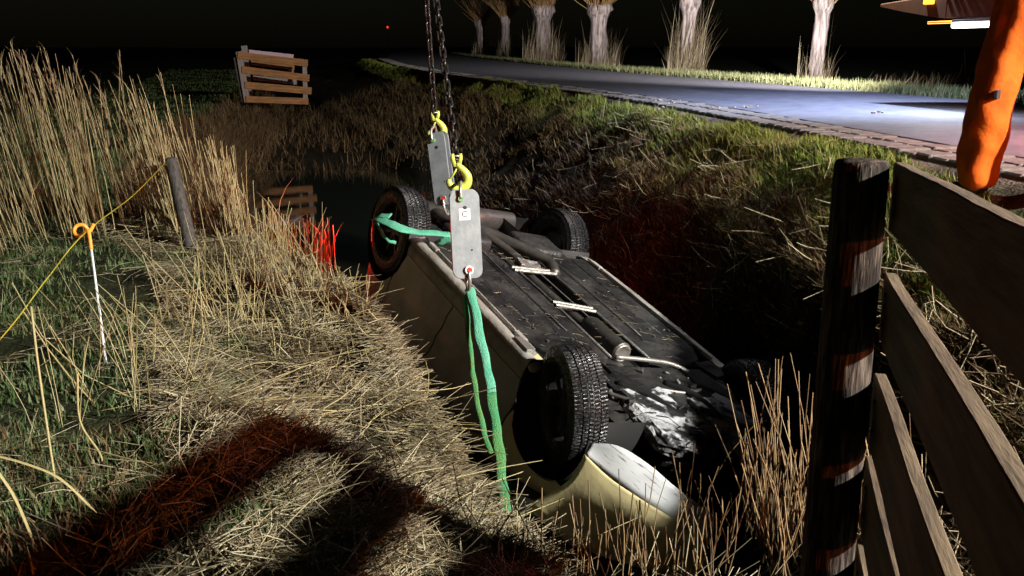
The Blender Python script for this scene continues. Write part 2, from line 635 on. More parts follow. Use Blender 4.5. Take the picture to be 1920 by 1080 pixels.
# short green turf on the left bank and the field
P = scatter(60000, 2.7, 9.5, 1.15, 2.42, 1.2, clump=.55, cs=.6)
n = len(P)
stuff(blades('meadow_grass', P, U_(.02, .075, n), U_(.004, .009, n), U_(.1, 1.0, n), U_(0, TAU, n), m_green, 2),
      'short green grass growing on the near left bank', 'grass')
P = scatter(26000, 9.5, 60, .8, 2.5, 1.7)
n = len(P)
s_ = P[:, 1] / 10
stuff(blades('field_grass', P, U_(.05, .12, n), U_(.005, .01, n) * s_, U_(.1, .8, n), U_(0, TAU, n), m_green, 2),
      'dark green grass of the far left field', 'grass')
P = scatter(1500, 2.8, 8, 1.5, 2.3, 1.3, clump=.6, cs=.5, seed=44)
n = len(P)
ang = U_(0, TAU, n)
tl = rng.normal(.05, .2, n)
D = np.stack([np.cos(ang) * np.cos(tl), np.sin(ang) * np.cos(tl), np.sin(tl)], 1)
C = P + np.array([0, 0, .04])
stuff(stems('turf_straw', C, C + D * U_(.05, .22, n)[:, None], U_(.001, .0025, n), .001, m_straw, .09, 2),
      'scattered straws lying in the near green turf', 'straw')
# straw carpet on the left bank
P = scatter(64000, 2.5, 8.2, 2.05, 3.12, 1.3, clump=.62, cs=.3, seed=61)
n = len(P)
keep = rng.random(n) < np.interp(P[:, 0] - np.interp(P[:, 1], YS, EDGE), [-1.35, -.8, -.2, .2], [.15, .7, 1, 1])
P = P[keep]
n = len(P)
ang = .2 + 4.2 * vnoise(P[:, 0], P[:, 1], .32, 71) + 1.6 * vnoise(P[:, 0], P[:, 1], .11, 72) + rng.normal(0, .38, n)
L = rng.gamma(2.4, .05, n) + .025
tilt = rng.normal(.05, .22, n)
D = np.stack([np.cos(ang) * np.cos(tilt), np.sin(ang) * np.cos(tilt), np.sin(tilt)], 1)
lift = (.02 + .10 * np.clip(vnoise(P[:, 0], P[:, 1], .22, 73) + .35, 0, 1)) * rng.random(n) ** 1.5
C = P + np.array([0, 0, 1.]) * (.008 + lift)[:, None]
stuff(stems('straw_carpet', C - D * L[:, None] * .5, C + D * L[:, None] * .5, np.where(rng.random(n) < .25, U_(.0024, .0042, n), U_(.0012, .0026, n)), U_(.001, .0022, n), m_straw, .10, 2),
      'cut pale straw lying along the left ditch bank', 'straw')
# long loose reed stalks thrown over the straw
P = scatter(330, 3.0, 8, 2.2, 3.1, 1.3)
n = len(P)
ang = U_(0, TAU, n)
tilt = rng.normal(.05, .16, n)
D = np.stack([np.cos(ang) * np.cos(tilt), np.sin(ang) * np.cos(tilt), np.sin(tilt)], 1)
C = P + np.array([0, 0, .07])
stuff(stems('long_straw', C, C + D * U_(.2, .5, n)[:, None], U_(.0018, .0038, n), U_(.001, .0025, n), m_reed, .08, 3),
      'long loose reed stalks lying across the straw bank', 'straw')
# straws hanging over the edge
yy = U_(3.5, 7.6, 1500)
xx = np.interp(yy, YS, EDGE) + rng.normal(.0, .07, 1500)
P = np.stack([xx, yy, ground_z(xx, yy) + U_(0, .06, 1500)], 1)
D = np.stack([U_(.3, 1, 1500), rng.normal(-.1, .4, 1500), rng.normal(.02, .25, 1500)], 1)
stuff(stems('straw_overhang', P - D * .05, P + D * (.02 + rng.gamma(1.4, .04, 1500))[:, None], U_(.0014, .0034, 1500), .0014, m_straw, .06, 2),
      'pale straw sticking out over the ditch edge', 'straw')
# leaning stubble and thin reed stalks standing in the straw
A1 = np.concatenate([in_box(110, -2.05, -1.3, 4.6, 6.9), in_box(120, -1.75, -.9, 5.2, 6.6), in_box(40, -1.9, -1.35, 3.5, 4.4), in_box(90, -1.5, -.7, 4.6, 5.6)])
n = len(A1)
hh = np.concatenate([U_(.15, .62, 110), U_(.12, .35, 120), U_(.25, .6, 40), U_(.06, .2, 90)])
B1 = A1 + np.stack([rng.normal(-.14, .32, n) * hh, rng.normal(0, .24, n) * hh, hh], 1)
stuff(stems('standing_stubble', A1, B1, U_(.0025, .0045, n), U_(.0015, .003, n), m_reed, .08, 3),
      'thin pale reed stubble standing in the straw', 'reeds')


def clumped(n, x0, x1, y0, y1, k, sp):
    cx_, cy_ = rng.uniform(x0, x1, k), rng.uniform(y0, y1, k)
    i = rng.integers(0, k, n)
    x = cx_[i] + rng.normal(0, sp, n)
    y = cy_[i] + rng.normal(0, sp * 1.4, n)
    return np.stack([x, y, ground_z(x, y)], 1)


def reed_bed(name, A, h, lean, m, label, plume=.5, r=.004, bend=.022):
    n = len(A)
    B = A + np.stack([lean[0] * h + rng.normal(0, .08, n) * h, lean[1] * h + rng.normal(0, .05, n) * h, h], 1)
    o = stuff(stems(name, A, B, U_(.7, 1.3, n) * r, U_(.4, .7, n) * r, m, bend, 4), label, 'reeds')
    # leaves: long thin ribbons leaving the stem
    k = int(n * .14)
    i = rng.integers(0, n, k)
    t = U_(.25, .92, k)[:, None]
    Q = A[i] + (B[i] - A[i]) * t
    ol = blades(name + '_leaves', Q, U_(.15, .4, k), U_(.006, .011, k), U_(.2, .85, k), U_(0, TAU, k), m, 3, 1.8)
    stuff(ol, 'dry leaves of the ' + label, 'reeds')
    if plume:
        i = np.nonzero(rng.random(n) < plume)[0]
        k = len(i) * 6
        i = np.repeat(i, 6)
        Q = A[i] + (B[i] - A[i]) * U_(.86, 1.0, k)[:, None]
        op = blades(name + '_plumes', Q, U_(.06, .16, k), U_(.005, .010, k), U_(.1, .8, k), rng.normal(3.0, .9, k), m_plume, 2, 1.5)
        stuff(op, 'feathery seed heads of the ' + label, 'reeds')
    return o


# tall reeds on the left
A = clumped(165, -4.45, -3.35, 7.7, 8.7, 17, .055)
reed_bed('reeds', A, U_(.75, 1.55, 165), (-.16, .0), m_reed, 'tall tan reeds left of the dark post', .75, .0048)
A = clumped(80, -5.0, -3.5, 7.0, 7.7, 16, .06)
reed_bed('reeds', A, U_(.35, .9, 80), (-.2, 0), m_reed, 'tan reeds at the left picture border', .2, .0048)
A = clumped(110, -2.95, -2.5, 7.5, 8.3, 10, .045)
reed_bed('reeds', A, U_(.5, 1.3, 110), (-.22, 0), m_reed, 'pale broken reeds just left of the dark post', .1, .005)
A = clumped(120, -2.45, -2.05, 7.5, 8.0, 10, .04)
reed_bed('reeds', A, U_(.35, .9, 120), (-.14, 0), m_reed, 'pinkish cut reeds right of the dark post', 0, .005)
A = in_box(190, -2.02, -1.5, 7.35, 7.9)
A[:, 2] = np.maximum(A[:, 2], -.15)
reed_bed('reeds', A, U_(.18, .5, 190), (.0, 0), m_reed, 'short reed clump glowing red at the water edge', 0, .0048)
# brown rough grass of the left bank further off
P = np.concatenate([scatter(26000, 8.6, 30, 2.35, 4.1, 1.5, clump=.4, cs=.7), scatter(7000, 18.2, 34, 3.6, 8.2, 1.5, clump=.5, cs=.8)])
n = len(P)
stuff(blades('bank_grass', P, U_(.12, .45, n), U_(.005, .011, n) * (1 + P[:, 1] / 24), U_(.2, 1.1, n), U_(0, TAU, n), m_dry, 3),
      'brown rough grass on the far left ditch bank', 'grass')
# right bank
P = scatter(46000, 2.9, 32, 7.0, 8.55, 1.5, clump=.62, cs=.42, seed=9)
n = len(P)
stuff(blades('bank_grass', P, U_(.05, .2, n), U_(.004, .010, n) * (1 + P[:, 1] / 20), U_(.3, 1.25, n), rng.normal(3.3, 1.5, n), m_dry, 3),
      'drooping brown grass on the right ditch bank', 'grass')
P = scatter(40000, 2.2, 32, 7.9, 9.2, 1.5, clump=.55, cs=.4, seed=21)
n = len(P)
stuff(blades('bank_grass', P, U_(.05, .18, n), U_(.004, .008, n) * (1 + P[:, 1] / 20), U_(.2, 1.15, n), U_(0, TAU, n), m_mixed, 3),
      'half dry tussocky grass along the top of the right bank', 'grass')
P = scatter(56000, 4.5, 60, 8.35, 9.62, 1.5, clump=.45, cs=.5, seed=33)
n = len(P)
stuff(blades('verge_grass', P, U_(.05, .15, n), U_(.005, .009, n) * (1 + P[:, 1] / 16), U_(.1, .9, n), U_(0, TAU, n), m_olive, 2),
      'green grass strip beside the road edging', 'grass')
m_verge = mat('far_verge_grass', (.1, .1, .1), .65, spec=.2, island=[(.06, .075, .028), (.10, .12, .05), (.15, .145, .075), (.08, .09, .04)])
P = scatter(30000, 8, 90, 12.06, 13.3, 1.35)
n = len(P)
stuff(blades('verge_grass', P, U_(.08, .26, n), U_(.006, .011, n) * (1 + P[:, 1] / 16), U_(.1, .7, n), U_(0, TAU, n), m_verge, 2),
      'green grass verge along the far side of the road', 'grass')
# loose straws on the right bank
P = scatter(2000, 2.6, 14, 7.2, 9.2, 1.6)
n = len(P)
ang = U_(0, TAU, n)
tl = rng.normal(.2, .45, n)
D = np.stack([np.cos(ang) * np.cos(tl), np.sin(ang) * np.cos(tl), np.sin(tl)], 1)
C = P + np.array([0, 0, .07])
stuff(stems('bank_straw', C, C + D * U_(.08, .34, n)[:, None], .0028, .002, m_straw, .08, 2), 'loose straws stuck in the right bank grass', 'straw')
# foreground: weeds, straws and reed stubble on the near bank
P = in_box(9000, -2.4, 2.2, 2.35, 3.45)
n = len(P)
stuff(blades('weeds', P, U_(.03, .13, n), U_(.003, .006, n), U_(.3, 1.1, n), U_(0, TAU, n), m_dry, 3), 'dark withered weeds on the nearest bank', 'grass')
P = in_box(2600, -1.2, 2.2, 2.4, 3.5)
n = len(P)
ang = U_(0, TAU, n)
tl = rng.normal(.15, .35, n)
D = np.stack([np.cos(ang) * np.cos(tl), np.sin(ang) * np.cos(tl), np.sin(tl)], 1)
stuff(stems('near_straw', P + np.array([0, 0, .03]), P + D * U_(.06, .3, n)[:, None] + np.array([0, 0, .05]), .0024, .0018, m_straw, .06, 2),
      'bent straws lying on the nearest bank', 'straw')
A = np.concatenate([in_box(60, .1, .75, 3.05, 3.3), clumped(90, .7, 1.3, 3.1, 3.6, 22, .03), clumped(110, .95, 1.32, 3.05, 3.55, 20, .03)])
n = len(A)
A[:, 2] = np.maximum(A[:, 2], -.2)
h = np.concatenate([U_(.12, .38, 60), U_(.15, .5, 90), U_(.3, .74, 110)])
B = A + np.stack([rng.normal(-.05, .16, n) * h, rng.normal(0, .13, n) * h, h], 1)
stuff(stems('reed_stubble', A, B, U_(.0022, .0042, n), U_(.0015, .003, n), m_brown, .06, 3),
      'brown broken reed stalks in front of the car nose', 'reeds')

# single long stalks that stand out on the left
def stalk(pts, rad, label, m=m_reed):
    o = tube('single_reed', smooth_path(pts, 5), rad, m, None, 6)
    tag(o, label, 'reed')


def on_ground(px, py, d):
    p = survey(px, py, d)
    p.z = gz(p.x, p.y) - .02
    return p


stalk([on_ground(118, 1010, 3.25), survey(88, 800, 3.25), survey(72, 690, 3.28), survey(58, 575, 3.3)], .0045, 'long pale reed stem standing alone at the left border')
stalk([on_ground(200, 925, 3.5), survey(187, 850, 3.45), survey(150, 790, 3.4), survey(145, 700, 3.4)], .004, 'bent pale reed stem left of the white stake foot')
for k, (a_, b_, lab) in enumerate((((0, 890), (65, 1020), 'broad withered reed leaf drooping at the lower left corner'),
                                   ((50, 870), (182, 962), 'withered reed leaf arching right above the shadow'))):
    p, q = survey(*a_, 2.75), survey(*b_, 2.8)
    mid = (p + q) / 2 + Vector((0, 0, .03))
    bm = bmesh.new()
    tube_bm(bm, smooth_path([p + (p - q) * .6 + Vector((0, 0, -.06)), p, mid, q], 4), [.007] * 12 + [.002], 6, True, False, (1., .16))
    tag(bobj('reed_leaf', bm, m_reed, None, True), lab, 'reed leaf')

# ------------------------------------------------------------------ fence in the right foreground
m_wood = mat('fence_board', (.036, .028, .017), .8, c2=(.17, .13, .075), scale=2.2, stretch=(1, 9, 9), bump=.25, bscale=12)
m_post = mat('fence_post_wood', (.018, .014, .012), .9, spec=.15, c2=(.17, .14, .115), scale=7, ramp=(.45, .75), stretch=(9, 9, 1), bump=.7, bscale=8)
m_nail = mat('rusty_nail', (.12, .06, .03), .6, metal=.5)
fence = empty('board_fence', (1.0, 2.62, 0))
tag(fence, 'wooden board fence in the right foreground', 'fence')
F0 = Vector(fence.location)


def off(v):
    return Vector(v) - F0


bm = bmesh.new()
ptop = survey(1617, 301, 2.68)
pbot = Vector((ptop.x + .005, ptop.y - .01, -.5))
ring = []
ks = 20
prof = [(pbot, .079), (pbot.lerp(ptop, .3), .079), (pbot.lerp(ptop, .62), .077), (pbot.lerp(ptop, .9), .075), (pbot.lerp(ptop, .994), .074), (ptop, .068)]
for c, r in prof:
    ring.append([bm.verts.new(off(c) + Vector((math.cos(TAU * j / ks) * r * (1 + .03 * math.sin(j * 2.3)), math.sin(TAU * j / ks) * r * (1 + .03 * math.cos(j * 1.7)), 0)))
                 for j in range(ks)])
for A_, B_ in zip(ring[:-1], ring[1:]):
    for j in range(ks):
        bm.faces.new((A_[j], A_[(j + 1) % ks], B_[(j + 1) % ks], B_[j]))
bm.faces.new(ring[-1])
bobj('post', bm, m_post, fence, True)
fdir = (survey(1470, 200, 1.0) - Vector((0, 0, CAM_Z))).normalized()
side = Vector((fdir.y, -fdir.x, 0)).normalized()
upv = side.cross(fdir).normalized()
for px, py, hgt in ((1680, 307, .195), (1659, 517, .195), (1638, 708, .225), (1624, 868, .225), (1608, 1035, .2)):
    p0 = survey(1680, 307, 2.66)        # upper left corner of the top board at the post; the others hang plumb below it
    q0 = (py - 540) / F_PX
    cp_, sp_ = math.cos(PITCH), math.sin(PITCH)
    p = Vector((p0.x, p0.y, CAM_Z - p0.y * (q0 * cp_ + sp_) / (cp_ - q0 * sp_)))
    c = p - upv * (hgt / 2) + side * .02 - fdir * 1.62
    bm = bmesh.new()
    g = bmesh.ops.create_grid(bm, x_segments=40, y_segments=1, size=.5)
    bm.free()
    bm = bmesh.new()
    box_bm(bm, (0, 0, 0), (3.36, .034, hgt), None, .003, 1)
    bmesh.ops.subdivide_edges(bm, edges=[e for e in bm.edges if abs((e.verts[0].co - e.verts[1].co).x) > 1], cuts=30)
    for v in bm.verts:
        v.co.z += .0012 * math.sin(v.co.x * 7 + px) + .0008 * math.sin(v.co.x * 23 + py)
        v.co.y += .002 * math.sin(v.co.x * 5 + py)
    o = bobj('board', bm, m_wood, fence)
    for qx, qz in ((1.58, .05), (1.60, -.045)):
        bm = bmesh.new()
        bmesh.ops.create_cone(bm, cap_ends=True, segments=10, radius1=.007, radius2=.006, depth=.006, matrix=Matrix.Translation((qx, .0185, qz)) @ Matrix.Rotation(math.pi / 2, 4, 'X'))
        nl_ = bobj('nail', bm, m_nail, o)
    M3 = Matrix((fdir, -side, upv)).transposed()
    o.matrix_local = Matrix.Translation(off(c)) @ M3.to_4x4()
# second post behind the viewer that carries the other board ends
p2 = ptop - fdir * 3.1
bm = bmesh.new()
tube_bm(bm, [off((p2.x, p2.y, -.4)), off((p2.x, p2.y, p2.z + .02))], [.078, .07], 16)
bobj('post', bm, m_post, fence, True)

# ------------------------------------------------------------------ dark round post among the reeds
m_dark = mat('weathered_post', (.03, .027, .025), .7, c2=(.085, .08, .072), scale=6, stretch=(8, 8, 1), bump=.5)
pb = survey(367, 500, 7.35)
pt = survey(320, 298, 7.5)
bm = bmesh.new()
tube_bm(bm, [Vector((pb.x, pb.y, gz(pb.x, pb.y) - .2)), pb, pb.lerp(pt, .5), pb.lerp(pt, .97), pt], [.056, .055, .052, .05, .043], 14)
tag(bobj('wooden_post', bm, m_dark, None, True), 'dark round wooden post leaning left among the reeds', 'post')

# white pigtail stake with orange loop
m_white = mat('white_plastic', (.72, .74, .76), .4)
m_orange = mat('orange_plastic', (.85, .33, .04), .4)
st = empty('pigtail_stake', survey(208, 775, 4.55))
tag(st, 'white electric fence stake with an orange pigtail loop', 'fence stake')
S0 = Vector(st.location)
S0g = S0.copy()
tube('rod', [Vector((.01, 0, -.1)), survey(206, 745, 4.55) - S0, survey(190, 610, 4.58) - S0, survey(171, 466, 4.62) - S0], .0065, m_white, st, 8)
loop = [survey(x_, y_, 4.62 + .01 * i) - S0 for i, (x_, y_) in enumerate(
    ((171, 468), (168, 445), (164, 432), (152, 442), (142, 441), (139, 431), (145, 423), (156, 422), (163, 428), (168, 434), (176, 420)))]
tube('pigtail_loop', smooth_path(loop, 5), .0095, m_orange, st, 8)
# yellow cord through the loop
m_cord = mat('yellow_cord', (.36, .29, .02), .6)
cord = [survey(-160, 790, 3.6), survey(0, 636, 4.1), survey(90, 520, 4.4), survey(160, 436, 4.62), survey(250, 366, 6.2), survey(310, 305, 7.42)]
tag(tube('cord', smooth_path(cord, 8), .0032, m_cord, None, 6), 'taut yellow cord running from the dark post through the stake', 'cord')
c2 = [survey(312, 309, 7.42), survey(230, 318, 8.2), survey(100, 326, 9.2), survey(-40, 330, 10)]
tag(tube('cord', smooth_path(c2, 8), .003, m_cord, None, 6), 'yellow cord stretched left behind the tall reeds', 'cord')

# ------------------------------------------------------------------ gates on the far bank
m_plank = mat('gate_board', (.16, .07, .02), .7, c2=(.34, .16, .05), scale=3, stretch=(1, 10, 10), bump=.3)
m_grey = mat('gate_grey_wood', (.2, .17, .16), .8, c2=(.3, .26, .25), scale=6, stretch=(8, 8, 1))
m_pink = mat('gate_pink_board', (.50, .18, .55), .7, c2=(.45, .35, .36), scale=1.6, ramp=(.3, .5), stretch=(1, .2, .2))


def gate(base, corners, dist, boards, posts, label, extra=None):
    g = empty('field_gate', base)
    tag(g, label, 'gate', 'slatted gates on the far bank')
    G0 = Vector(g.location)
    for (x0, y0, x1, y1, hpx, m) in boards:
        p, q = survey(x0, y0, dist), survey(x1, y1, dist + .25)
        d = (q - p)
        L_ = d.length
        d.normalize()
        hh = hpx / F_PX * dist
        sd = Vector((d.y, -d.x, 0)).normalized()
        uu = sd.cross(d)
        bm = bmesh.new()
        box_bm(bm, (0, 0, 0), (L_, .03, hh), None, .004, 1)
        o = bobj('board', bm, m, g)
        o.matrix_local = Matrix.Translation((p + q) / 2 - G0 + Vector((0, 0, -hh / 2))) @ Matrix((d, -sd, uu)).transposed().to_4x4()
    for (x0, y0, x1, y1, wpx, m, dd) in posts:
        p, q = survey(x0, y0, dist + dd), survey(x1, y1, dist + dd)
        w = wpx / F_PX * dist
        d = (p - q).normalized()
        bm = bmesh.new()
        box_bm(bm, (0, 0, 0), (w, .07, (p - q).length), None, .006, 1)
        sd = Vector((1, 0, 0))
        sd = (sd - d * sd.dot(d)).normalized()
        o = bobj('upright', bm, m, g)
        o.matrix_local = Matrix.Translation((p + q) / 2 - G0) @ Matrix((sd, d.cross(sd), d)).transposed().to_4x4()
    return g


DG = 23.0
gate(survey(515, 193, DG), None, DG,
     [(445, 97, 577, 112, 13, m_plank), (453, 124, 580, 140, 13, m_plank), (459, 153, 584, 164, 13, m_plank), (461, 180, 578, 184, 12, m_plank)],
     [(448, 97, 464, 192, 11, m_grey, .09), (571, 112, 573, 192, 8, m_grey, .34), (441, 108, 457, 192, 6, m_dark, .2)],
     'front slatted wooden gate leaning on the far bank')
gate(survey(512, 185, DG + 1.2), None, DG + 1.2,
     [(466, 93, 550, 102, 9, m_pink), (470, 112, 552, 121, 10, m_plank), (474, 141, 556, 150, 9, m_grey)],
     [(458, 86, 468, 190, 11, m_grey, .08), (541, 102, 550, 158, 9, m_grey, .3)],
     'rear gate with a pink top board behind the slatted gate')

# ------------------------------------------------------------------ pollard willows across the road
m_bark = mat('willow_bark', (.09, .072, .065), .9, c2=(.46, .40, .37), scale=3.5, stretch=(3, 3, .35), bump=1, bscale=5, ramp=(.36, .62))
m_twig = mat('willow_shoot', (.3, .2, .1), .6, island=[(.26, .13, .07), (.36, .22, .08), (.42, .28, .09)])


def willow(px, py, d, wpx, knob_y, lean, label, seed):
    r = np.random.default_rng(seed)
    b = survey(px, py, d)
    b.z = gz(b.x, b.y) - .05
    t = empty('pollard_willow', b)
    tag(t, label, 'tree', 'pollard willows along the road')
    rad = wpx / F_PX * d / 2
    hgt = survey(px, knob_y, d).z - b.z
    bm = bmesh.new()
    ks, ls = 18, 16
    ph = r.random(4) * 6
    prev = None
    for i in range(ls + 1):
        t_ = i / ls
        rr = rad * (1.28 - .55 * min(1, t_ / .18) + .27 * min(1, t_ / .3) * .7) if t_ < .8 else rad * (.92 + .5 * math.sin((t_ - .8) / .2 * 2.3))
        c = Vector((lean * hgt * t_, 0, hgt * t_))
        ringv = []
        for j in range(ks):
            a_ = TAU * j / ks
            q = rr * (1 + .10 * math.sin(3 * a_ + ph[0] + t_ * 2) + .07 * math.sin(5 * a_ + ph[1] - t_ * 3) + .05 * r.normal())
            ringv.append(bm.verts.new(c + Vector((math.cos(a_) * q, math.sin(a_) * q, .03 * r.normal()))))
        if prev:
            for j in range(ks):
                bm.faces.new((prev[j], prev[(j + 1) % ks], ringv[(j + 1) % ks], ringv[j]))
        prev = ringv
    bm.faces.new(prev)
    bobj('trunk', bm, m_bark, t, True)
    n = 90
    az = r.random(n) * TAU
    A = np.stack([lean * hgt + np.cos(az) * rad * r.uniform(.3, 1.2, n), np.sin(az) * rad * r.uniform(.3, 1.2, n), hgt * r.uniform(.88, 1.02, n)], 1)
    ln = r.uniform(1.2, 2.6, n)
    sp = r.uniform(.15, .9, n)
    B = A + np.stack([np.cos(az) * sp * ln, np.sin(az) * sp * ln, ln * np.sqrt(1 - sp ** 2 * .8)], 1)
    o = stems('shoots', A, B, r.uniform(.012, .026, n) * (rad / .3) ** .5, .006, m_twig, .06, 3)
    o.parent = t
    o['kind'] = 'stuff'
    return b, rad


TREES = [(1526, 140, 28.5, 27, -4, .06, 'pale pollard willow trunk leaning right, far right of the row', 1),
         (1284, 132, 33.0, 27, -8, .03, 'pollard willow with bushy dry grass at its foot', 2),
         (1122, 121, 41.0, 33, 10, -.02, 'thick bright pollard willow with yellow shoots, third from right', 3),
         (1018, 117, 49.0, 30, 12, -.02, 'knobbly pollard willow right of the two dim ones', 4),
         (949, 110, 60.0, 16, 30, -.02, 'slim dim pollard willow with reddish shoots', 5),
         (903, 104, 72.0, 15, 38, -.03, 'faint leftmost pollard willow of the row', 6)]
tuft = []
for a_ in TREES:
    b, rad = willow(*a_)
    k, tall = {1: (260, .62), 2: (800, 1.25), 3: (520, .9), 4: (620, 1.0), 5: (260, .8), 6: (300, .8)}[a_[-1]]
    ang = U_(0, TAU, k)
    rr = rad * U_(.7, 2.6, k)
    tuft.append((np.stack([b.x + np.cos(ang) * rr, b.y + np.sin(ang) * rr - .2, np.full(k, b.z)], 1), b.y, tall))
P = np.concatenate([q for q, _, _ in tuft])
sc = np.concatenate([np.full(len(q), y_) for q, y_, _ in tuft])
th_ = np.concatenate([np.full(len(q), t_) for q, _, t_ in tuft])
n = len(P)
stuff(blades('tree_foot_grass', P, (rng.gamma(3, .31, n) + .25) * th_, U_(.010, .021, n) * (sc / 33), U_(.02, .45, n), rng.normal(0, 1.3, n), m_straw, 3, 1.8),
      'tall dry grass growing round the willow trunks', 'grass')
# more dry grass at the right end of the verge
xs = U_(9.0, 13.2, 500)
ys = U_(22.5, 25, 500)
P = np.stack([xs, ys, ground_z(xs, ys)], 1)
stuff(blades('verge_reeds', P, U_(.25, .75, 500) * np.where(xs > 11.2, 2.0, 1), U_(.010, .02, 500), U_(.1, .6, 500), rng.normal(.2, .5, 500), m_straw, 3, 1.8),
      'dry reeds on the far verge left of the worker', 'reeds')

# distant red warning light on a mast
rl = empty('warning_light', (-29, 230, .3))
tag(rl, 'tiny red warning light far away on the dark horizon', 'warning light')
tube('mast', [(0, 0, 0), (0, 0, 5.2)], .12, m_dark, rl, 6)
bm = bmesh.new()
bmesh.ops.create_icosphere(bm, subdivisions=2, radius=.26)
bmesh.ops.translate(bm, verts=bm.verts, vec=(0, 0, 5.5))
bobj('red_lamp', bm, mat('red_lamp_glass', (.5, .02, .01), .3, emit=(1, .06, .02), estr=1.2), rl)

# ------------------------------------------------------------------ the upturned car
m_paint = mat('cream_yellow_paint', (.76, .66, .36), .35, c2=(.50, .43, .24), scale=2.2, coat=.3, bump=.08, bscale=30, ramp=(.5, .85))
m_door = mat('dusty_cream_paint', (.50, .49, .45), .5, c2=(.24, .23, .205), scale=2.5, coat=.1, bump=.15, bscale=60, ramp=(.4, .75))
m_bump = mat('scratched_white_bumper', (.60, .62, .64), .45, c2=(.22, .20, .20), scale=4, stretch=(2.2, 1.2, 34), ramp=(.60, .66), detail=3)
m_sill = mat('muddy_sill', (.16, .145, .12), .45, c2=(.44, .43, .40), scale=5, bump=.3, bscale=50, ramp=(.30, .7))
m_black = mat('black_plastic', (.012, .012, .013), .6)
m_matte = mat('matte_black', (.006, .006, .006), .9, spec=.1)
m_under = mat('undertray', (.009, .009, .011), .34, c2=(.034, .032, .03), scale=4.5, bump=.7, bscale=24, spec=.5, r2=.7)
m_steel = mat('dull_steel', (.09, .088, .085), .45, metal=.6, c2=(.19, .185, .175), scale=18, bump=.3)
m_bright = mat('bright_bracket', (.24, .23, .22), .4, metal=.5, c2=(.3, .28, .26), scale=20, bump=.3)
m_exh = mat('exhaust_steel', (.075, .072, .066), .45, metal=.6, c2=(.13, .12, .11), scale=10, bump=.3)
m_heat = mat('heat_shield', (.05, .05, .05), .45, metal=.5, bump=.4, scale=25)
m_alu = mat('torn_white_casing', (.50, .51, .54), .5, c2=(.02, .02, .022), scale=8, ramp=(.46, .54), detail=8, bump=1., bscale=20)
m_glass = mat('car_window_glass', (.01, .012, .012), .05, spec=.6)
m_rubber = mat('hose_rubber', (.015, .015, .016), .35)
m_tail = mat('tail_lamp_red', (.5, .01, .01), .25, emit=(1, .02, .01), estr=.5)
m_rim = mat('wheel_rim', (.018, .018, .02), .45, metal=.3)

m_tyre = bpy.data.materials.new('wet_tyre_rubber')
m_tyre.use_nodes = True
n_, l_ = m_tyre.node_tree.nodes, m_tyre.node_tree.links
b_ = n_['Principled BSDF']
b_.inputs['Base Color'].default_value = (.005, .005, .006, 1)
b_.inputs['Roughness'].default_value = .3
b_.inputs['Specular IOR Level'].default_value = .4
tc_ = n_.new('ShaderNodeTexCoord')
nz_ = n_.new('ShaderNodeTexNoise')
nz_.inputs['Scale'].default_value = 60
nz_.inputs['Detail'].default_value = 4
l_.new(tc_.outputs['Object'], nz_.inputs['Vector'])
mr_ = n_.new('ShaderNodeMapRange')
mr_.inputs[1].default_value, mr_.inputs[2].default_value = .35, .65
mr_.inputs[3].default_value, mr_.inputs[4].default_value = .22, .65
l_.new(nz_.outputs[0], mr_.inputs[0])
l_.new(mr_.outputs[0], b_.inputs['Roughness'])
bp_ = n_.new('ShaderNodeBump')
bp_.inputs['Distance'].default_value = .006
bp_.inputs['Strength'].default_value = .7
l_.new(nz_.outputs[0], bp_.inputs['Height'])
l_.new(bp_.outputs[0], b_.inputs['Normal'])

car = bpy.data.objects.new('upturned_car', None)
COL.objects.link(car)
tag(car, 'upturned pale yellow car lying on its roof in the ditch, wheels up', 'car')
CR = Matrix(((0.45914958, -0.83690809, -0.29793709), (-0.85594448, -0.50654333, 0.10379259), (-0.2377829, 0.20736128, -0.94892602)))
CT = Vector((0.40918944, 6.22696862, 0.19325559))
car.matrix_world = Matrix.Translation(CT) @ CR.to_4x4()


def car_pt(x, y, z):
    return CR @ Vector((x, y, z)) + CT


WB, TR, WR = 1.225, .71, .332
ZL = np.concatenate([[.17, .185, .21, .245, .28, .305, .311, .33], np.arange(.36, .94, .025), [.95, .956, .99, 1.05, 1.12, 1.2, 1.28, 1.35, 1.40, 1.43, 1.445, 1.45]])
hw = np.interp(ZL, [.17, .19, .23, .29, .33, .40, .55, .70, .85, .95, 1.1, 1.3, 1.40, 1.44, 1.45], [.70, .76, .795, .80, .795, .812, .835, .838, .82, .79, .70, .60, .50, .34, .05])
xf = np.interp(ZL, [.17, .20, .26, .34, .5, .62, .70, .80, .88, .95, 1.1, 1.3, 1.42, 1.45], [1.66, 1.74, 1.82, 1.85, 1.86, 1.84, 1.78, 1.55, 1.25, 1.02, .72, .35, .05, -.3])
xr = np.interp(ZL, [.17, .25, .4, .55, .8, .95, 1.1, 1.3, 1.42, 1.45], [-1.62, -1.72, -1.79, -1.82, -1.80, -1.77, -1.68, -1.52, -1.2, -.6])
gap_T = [.475, -.06, -.52]
Tm = list(np.arange(-.94, .9401, .0145))
for g_ in gap_T:
    Tm = [t for t in Tm if abs(t - g_) > .009] + [g_ - .004, g_ + .004]
Tm = np.sort(np.array(Tm))
NE = 4.6
th0 = math.asin(.94 ** (NE / 2))
th = np.linspace(th0, math.pi / 2, 12)[1:]
tip = np.sin(th) ** (2 / NE)
T = np.concatenate([-tip[::-1], Tm, tip])
Yn = (1 - np.abs(T) ** NE).clip(0) ** (1 / NE)
Yn[0] = Yn[-1] = 0
nT, nZ = len(T), len(ZL)
XX = (xf + xr)[None, :] / 2 + T[:, None] * (xf - xr)[None, :] / 2
YY = Yn[:, None] * hw[None, :]
